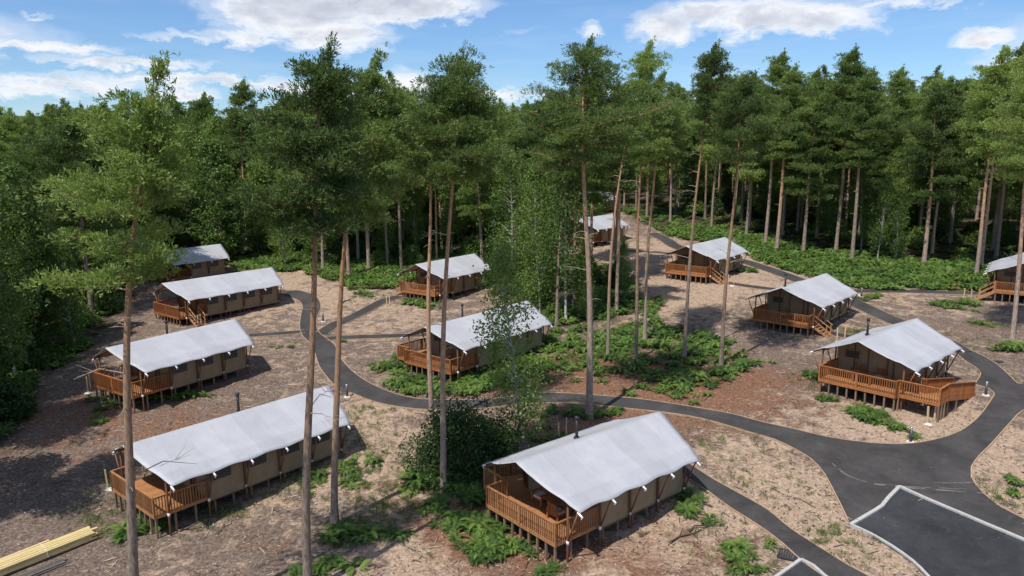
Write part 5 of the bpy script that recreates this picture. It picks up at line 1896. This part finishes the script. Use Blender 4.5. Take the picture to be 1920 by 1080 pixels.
if rest:
    n = len(rest)
    scatter('bracken_patch', [(x, y, ghf(x, y) - .02) for x, y, s, w in rest], np.column_stack([np.zeros(n), np.zeros(n), RB_.uniform(0, 6.3, n)]), [r_[2] for r_ in rest], KP(n), FK,
            'scattered bracken growing in loose patches beyond the central tents')
print('clumps', len(cl_pts))

# thin grass and wood chips, twigs on the soil
GT = [grass_tuft(700 + i) for i in range(3)]
m = 5200
gx, gy = [], []
for _ in range(46):
    u, v = RB_.uniform(0, 1920), RB_.uniform(560, 1080)
    cx, cy = gp(u, v)
    k = int(RB_.integers(20, 60)); s = RB_.uniform(.5, 1.8)
    gx += list(RB_.normal(cx, s, k)); gy += list(RB_.normal(cy, s, k))
gx, gy = np.array(gx), np.array(gy)
ok = in_poly(gx, gy, CLEAR)
for outl, _ in PAVED: ok &= ~in_poly(gx, gy, outl)
gx, gy = gx[ok], gy[ok]; n = len(gx)
scatter('grass', np.column_stack([gx, gy, gh(gx, gy)]), np.column_stack([np.zeros(n), np.zeros(n), RB_.uniform(0, 6.3, n)]), RB_.uniform(.5, 1.1, n), RB_.integers(0, 3, n), GT, 'sparse thin grass sprouting on the bare soil')


def debris():
    R_ = np.random.default_rng(31)
    n = 42000
    y = 24 + 80 * R_.uniform(0, 1, n) ** 1.5
    x = R_.uniform(-.75, .75, n) * (y + 3)
    ok = in_poly(x, y, CLEAR)
    for outl, _ in PAVED: ok &= ~in_poly(x, y, outl)
    x, y = x[ok], y[ok]
    # clumped
    nz = np.sin(x * .9 + np.sin(y * .7) * 2) * np.sin(y * 1.1 + np.sin(x * .8) * 2)
    ok = R_.uniform(-1, 1, len(x)) < nz + .35
    x, y = x[ok], y[ok]
    n = len(x)
    z = gh(x, y) + .035
    a = R_.uniform(0, math.pi, n)
    l = R_.uniform(.03, .11, n) * np.where(R_.random(n) < .06, 4.5, 1); w = R_.uniform(.012, .03, n)
    ux, uy = np.cos(a), np.sin(a)
    p = lambda s, t, zz: np.stack([x + ux * l * s - uy * w * t, y + uy * l * s + ux * w * t, z + zz], 1)
    tl = R_.normal(0, .015, n)
    V = np.stack([p(-1, -1, -tl), p(1, -1, tl), p(1, 1, tl), p(-1, 1, -tl), p(0, 0, np.full(n, .035))], 1).reshape(-1, 3)
    i = np.arange(n)[:, None] * 5
    F = np.concatenate([i + np.array([[0, 1, 4]]), i + np.array([[1, 2, 4]]), i + np.array([[2, 3, 4]]), i + np.array([[3, 0, 4]])])
    for nm, sel, c1, c2, lab in (('wood_chips', 0, (.30, .22, .16), (.50, .40, .31), 'pale wood chips strewn over the cleared soil'), ('twigs', 1, (.055, .04, .03), (.14, .10, .075), 'dark twigs and bark fragments strewn over the cleared soil')):
        simple_mat(nm, c1, c2, .9, (1, 1, 1), 2.0, .1, .01, .1)
        ks = np.nonzero((np.arange(n) % 5 < 2) == (sel == 0))[0]
        VV = V.reshape(-1, 5, 3)[ks].reshape(-1, 3)
        j = np.arange(len(ks))[:, None] * 5
        FF = np.concatenate([j + np.array([t]) for t in ([0, 1, 4], [1, 2, 4], [2, 3, 4], [3, 0, 4])])
        me = mesh_np(nm, VV, FF); me.materials.append(M[nm])
        tag(put(nm, me), lab, None, None, 'stuff')


debris()
# a few fallen branches one can pick out
for (u, v, ln_, a, lab) in ((1320, 985, 2.2, .5, 'dark fallen branch on sandy soil right of the nearest tent'), (1300, 1000, 3.4, .55, 'long crooked branch lying below the rear of the nearest tent'), (420, 990, 1.6, 1.2, 'forked twig lying below the longest tent'),
                       (115, 905, 1.2, .2, 'dead branch on the dark soil at left'), (1060, 668, 1.5, -.6, 'pale fallen branch in the bracken patch'), (330, 745, 1.8, .3, 'pale broken branch by the leftmost trunk')):
    x, y = gp(u, v)
    mb = MB(); r = random.Random(int(u))
    pts = [(ln_ * (t - .5), r.uniform(-.08, .08) * ln_, .05 + r.uniform(0, .05)) for t in (0, .25, .5, .75, 1)]
    mb.tube(pts, [.045, .04, .032, .022, .008], 6)
    for t in (1, 2, 3):
        b = Vector(pts[t]); mb.tube([b, b + Vector((.25 * ln_, r.choice((-1, 1)) * .18 * ln_, .08))], [.02, .006], 5)
    o = mb.build('fallen_branch', M['dead_wood' if 'pale' in lab else 'dark_bark'], None, True); o.location = (x, y, ghf(x, y)); o.rotation_euler = (0, 0, a)
    tag(o, lab, 'branch')
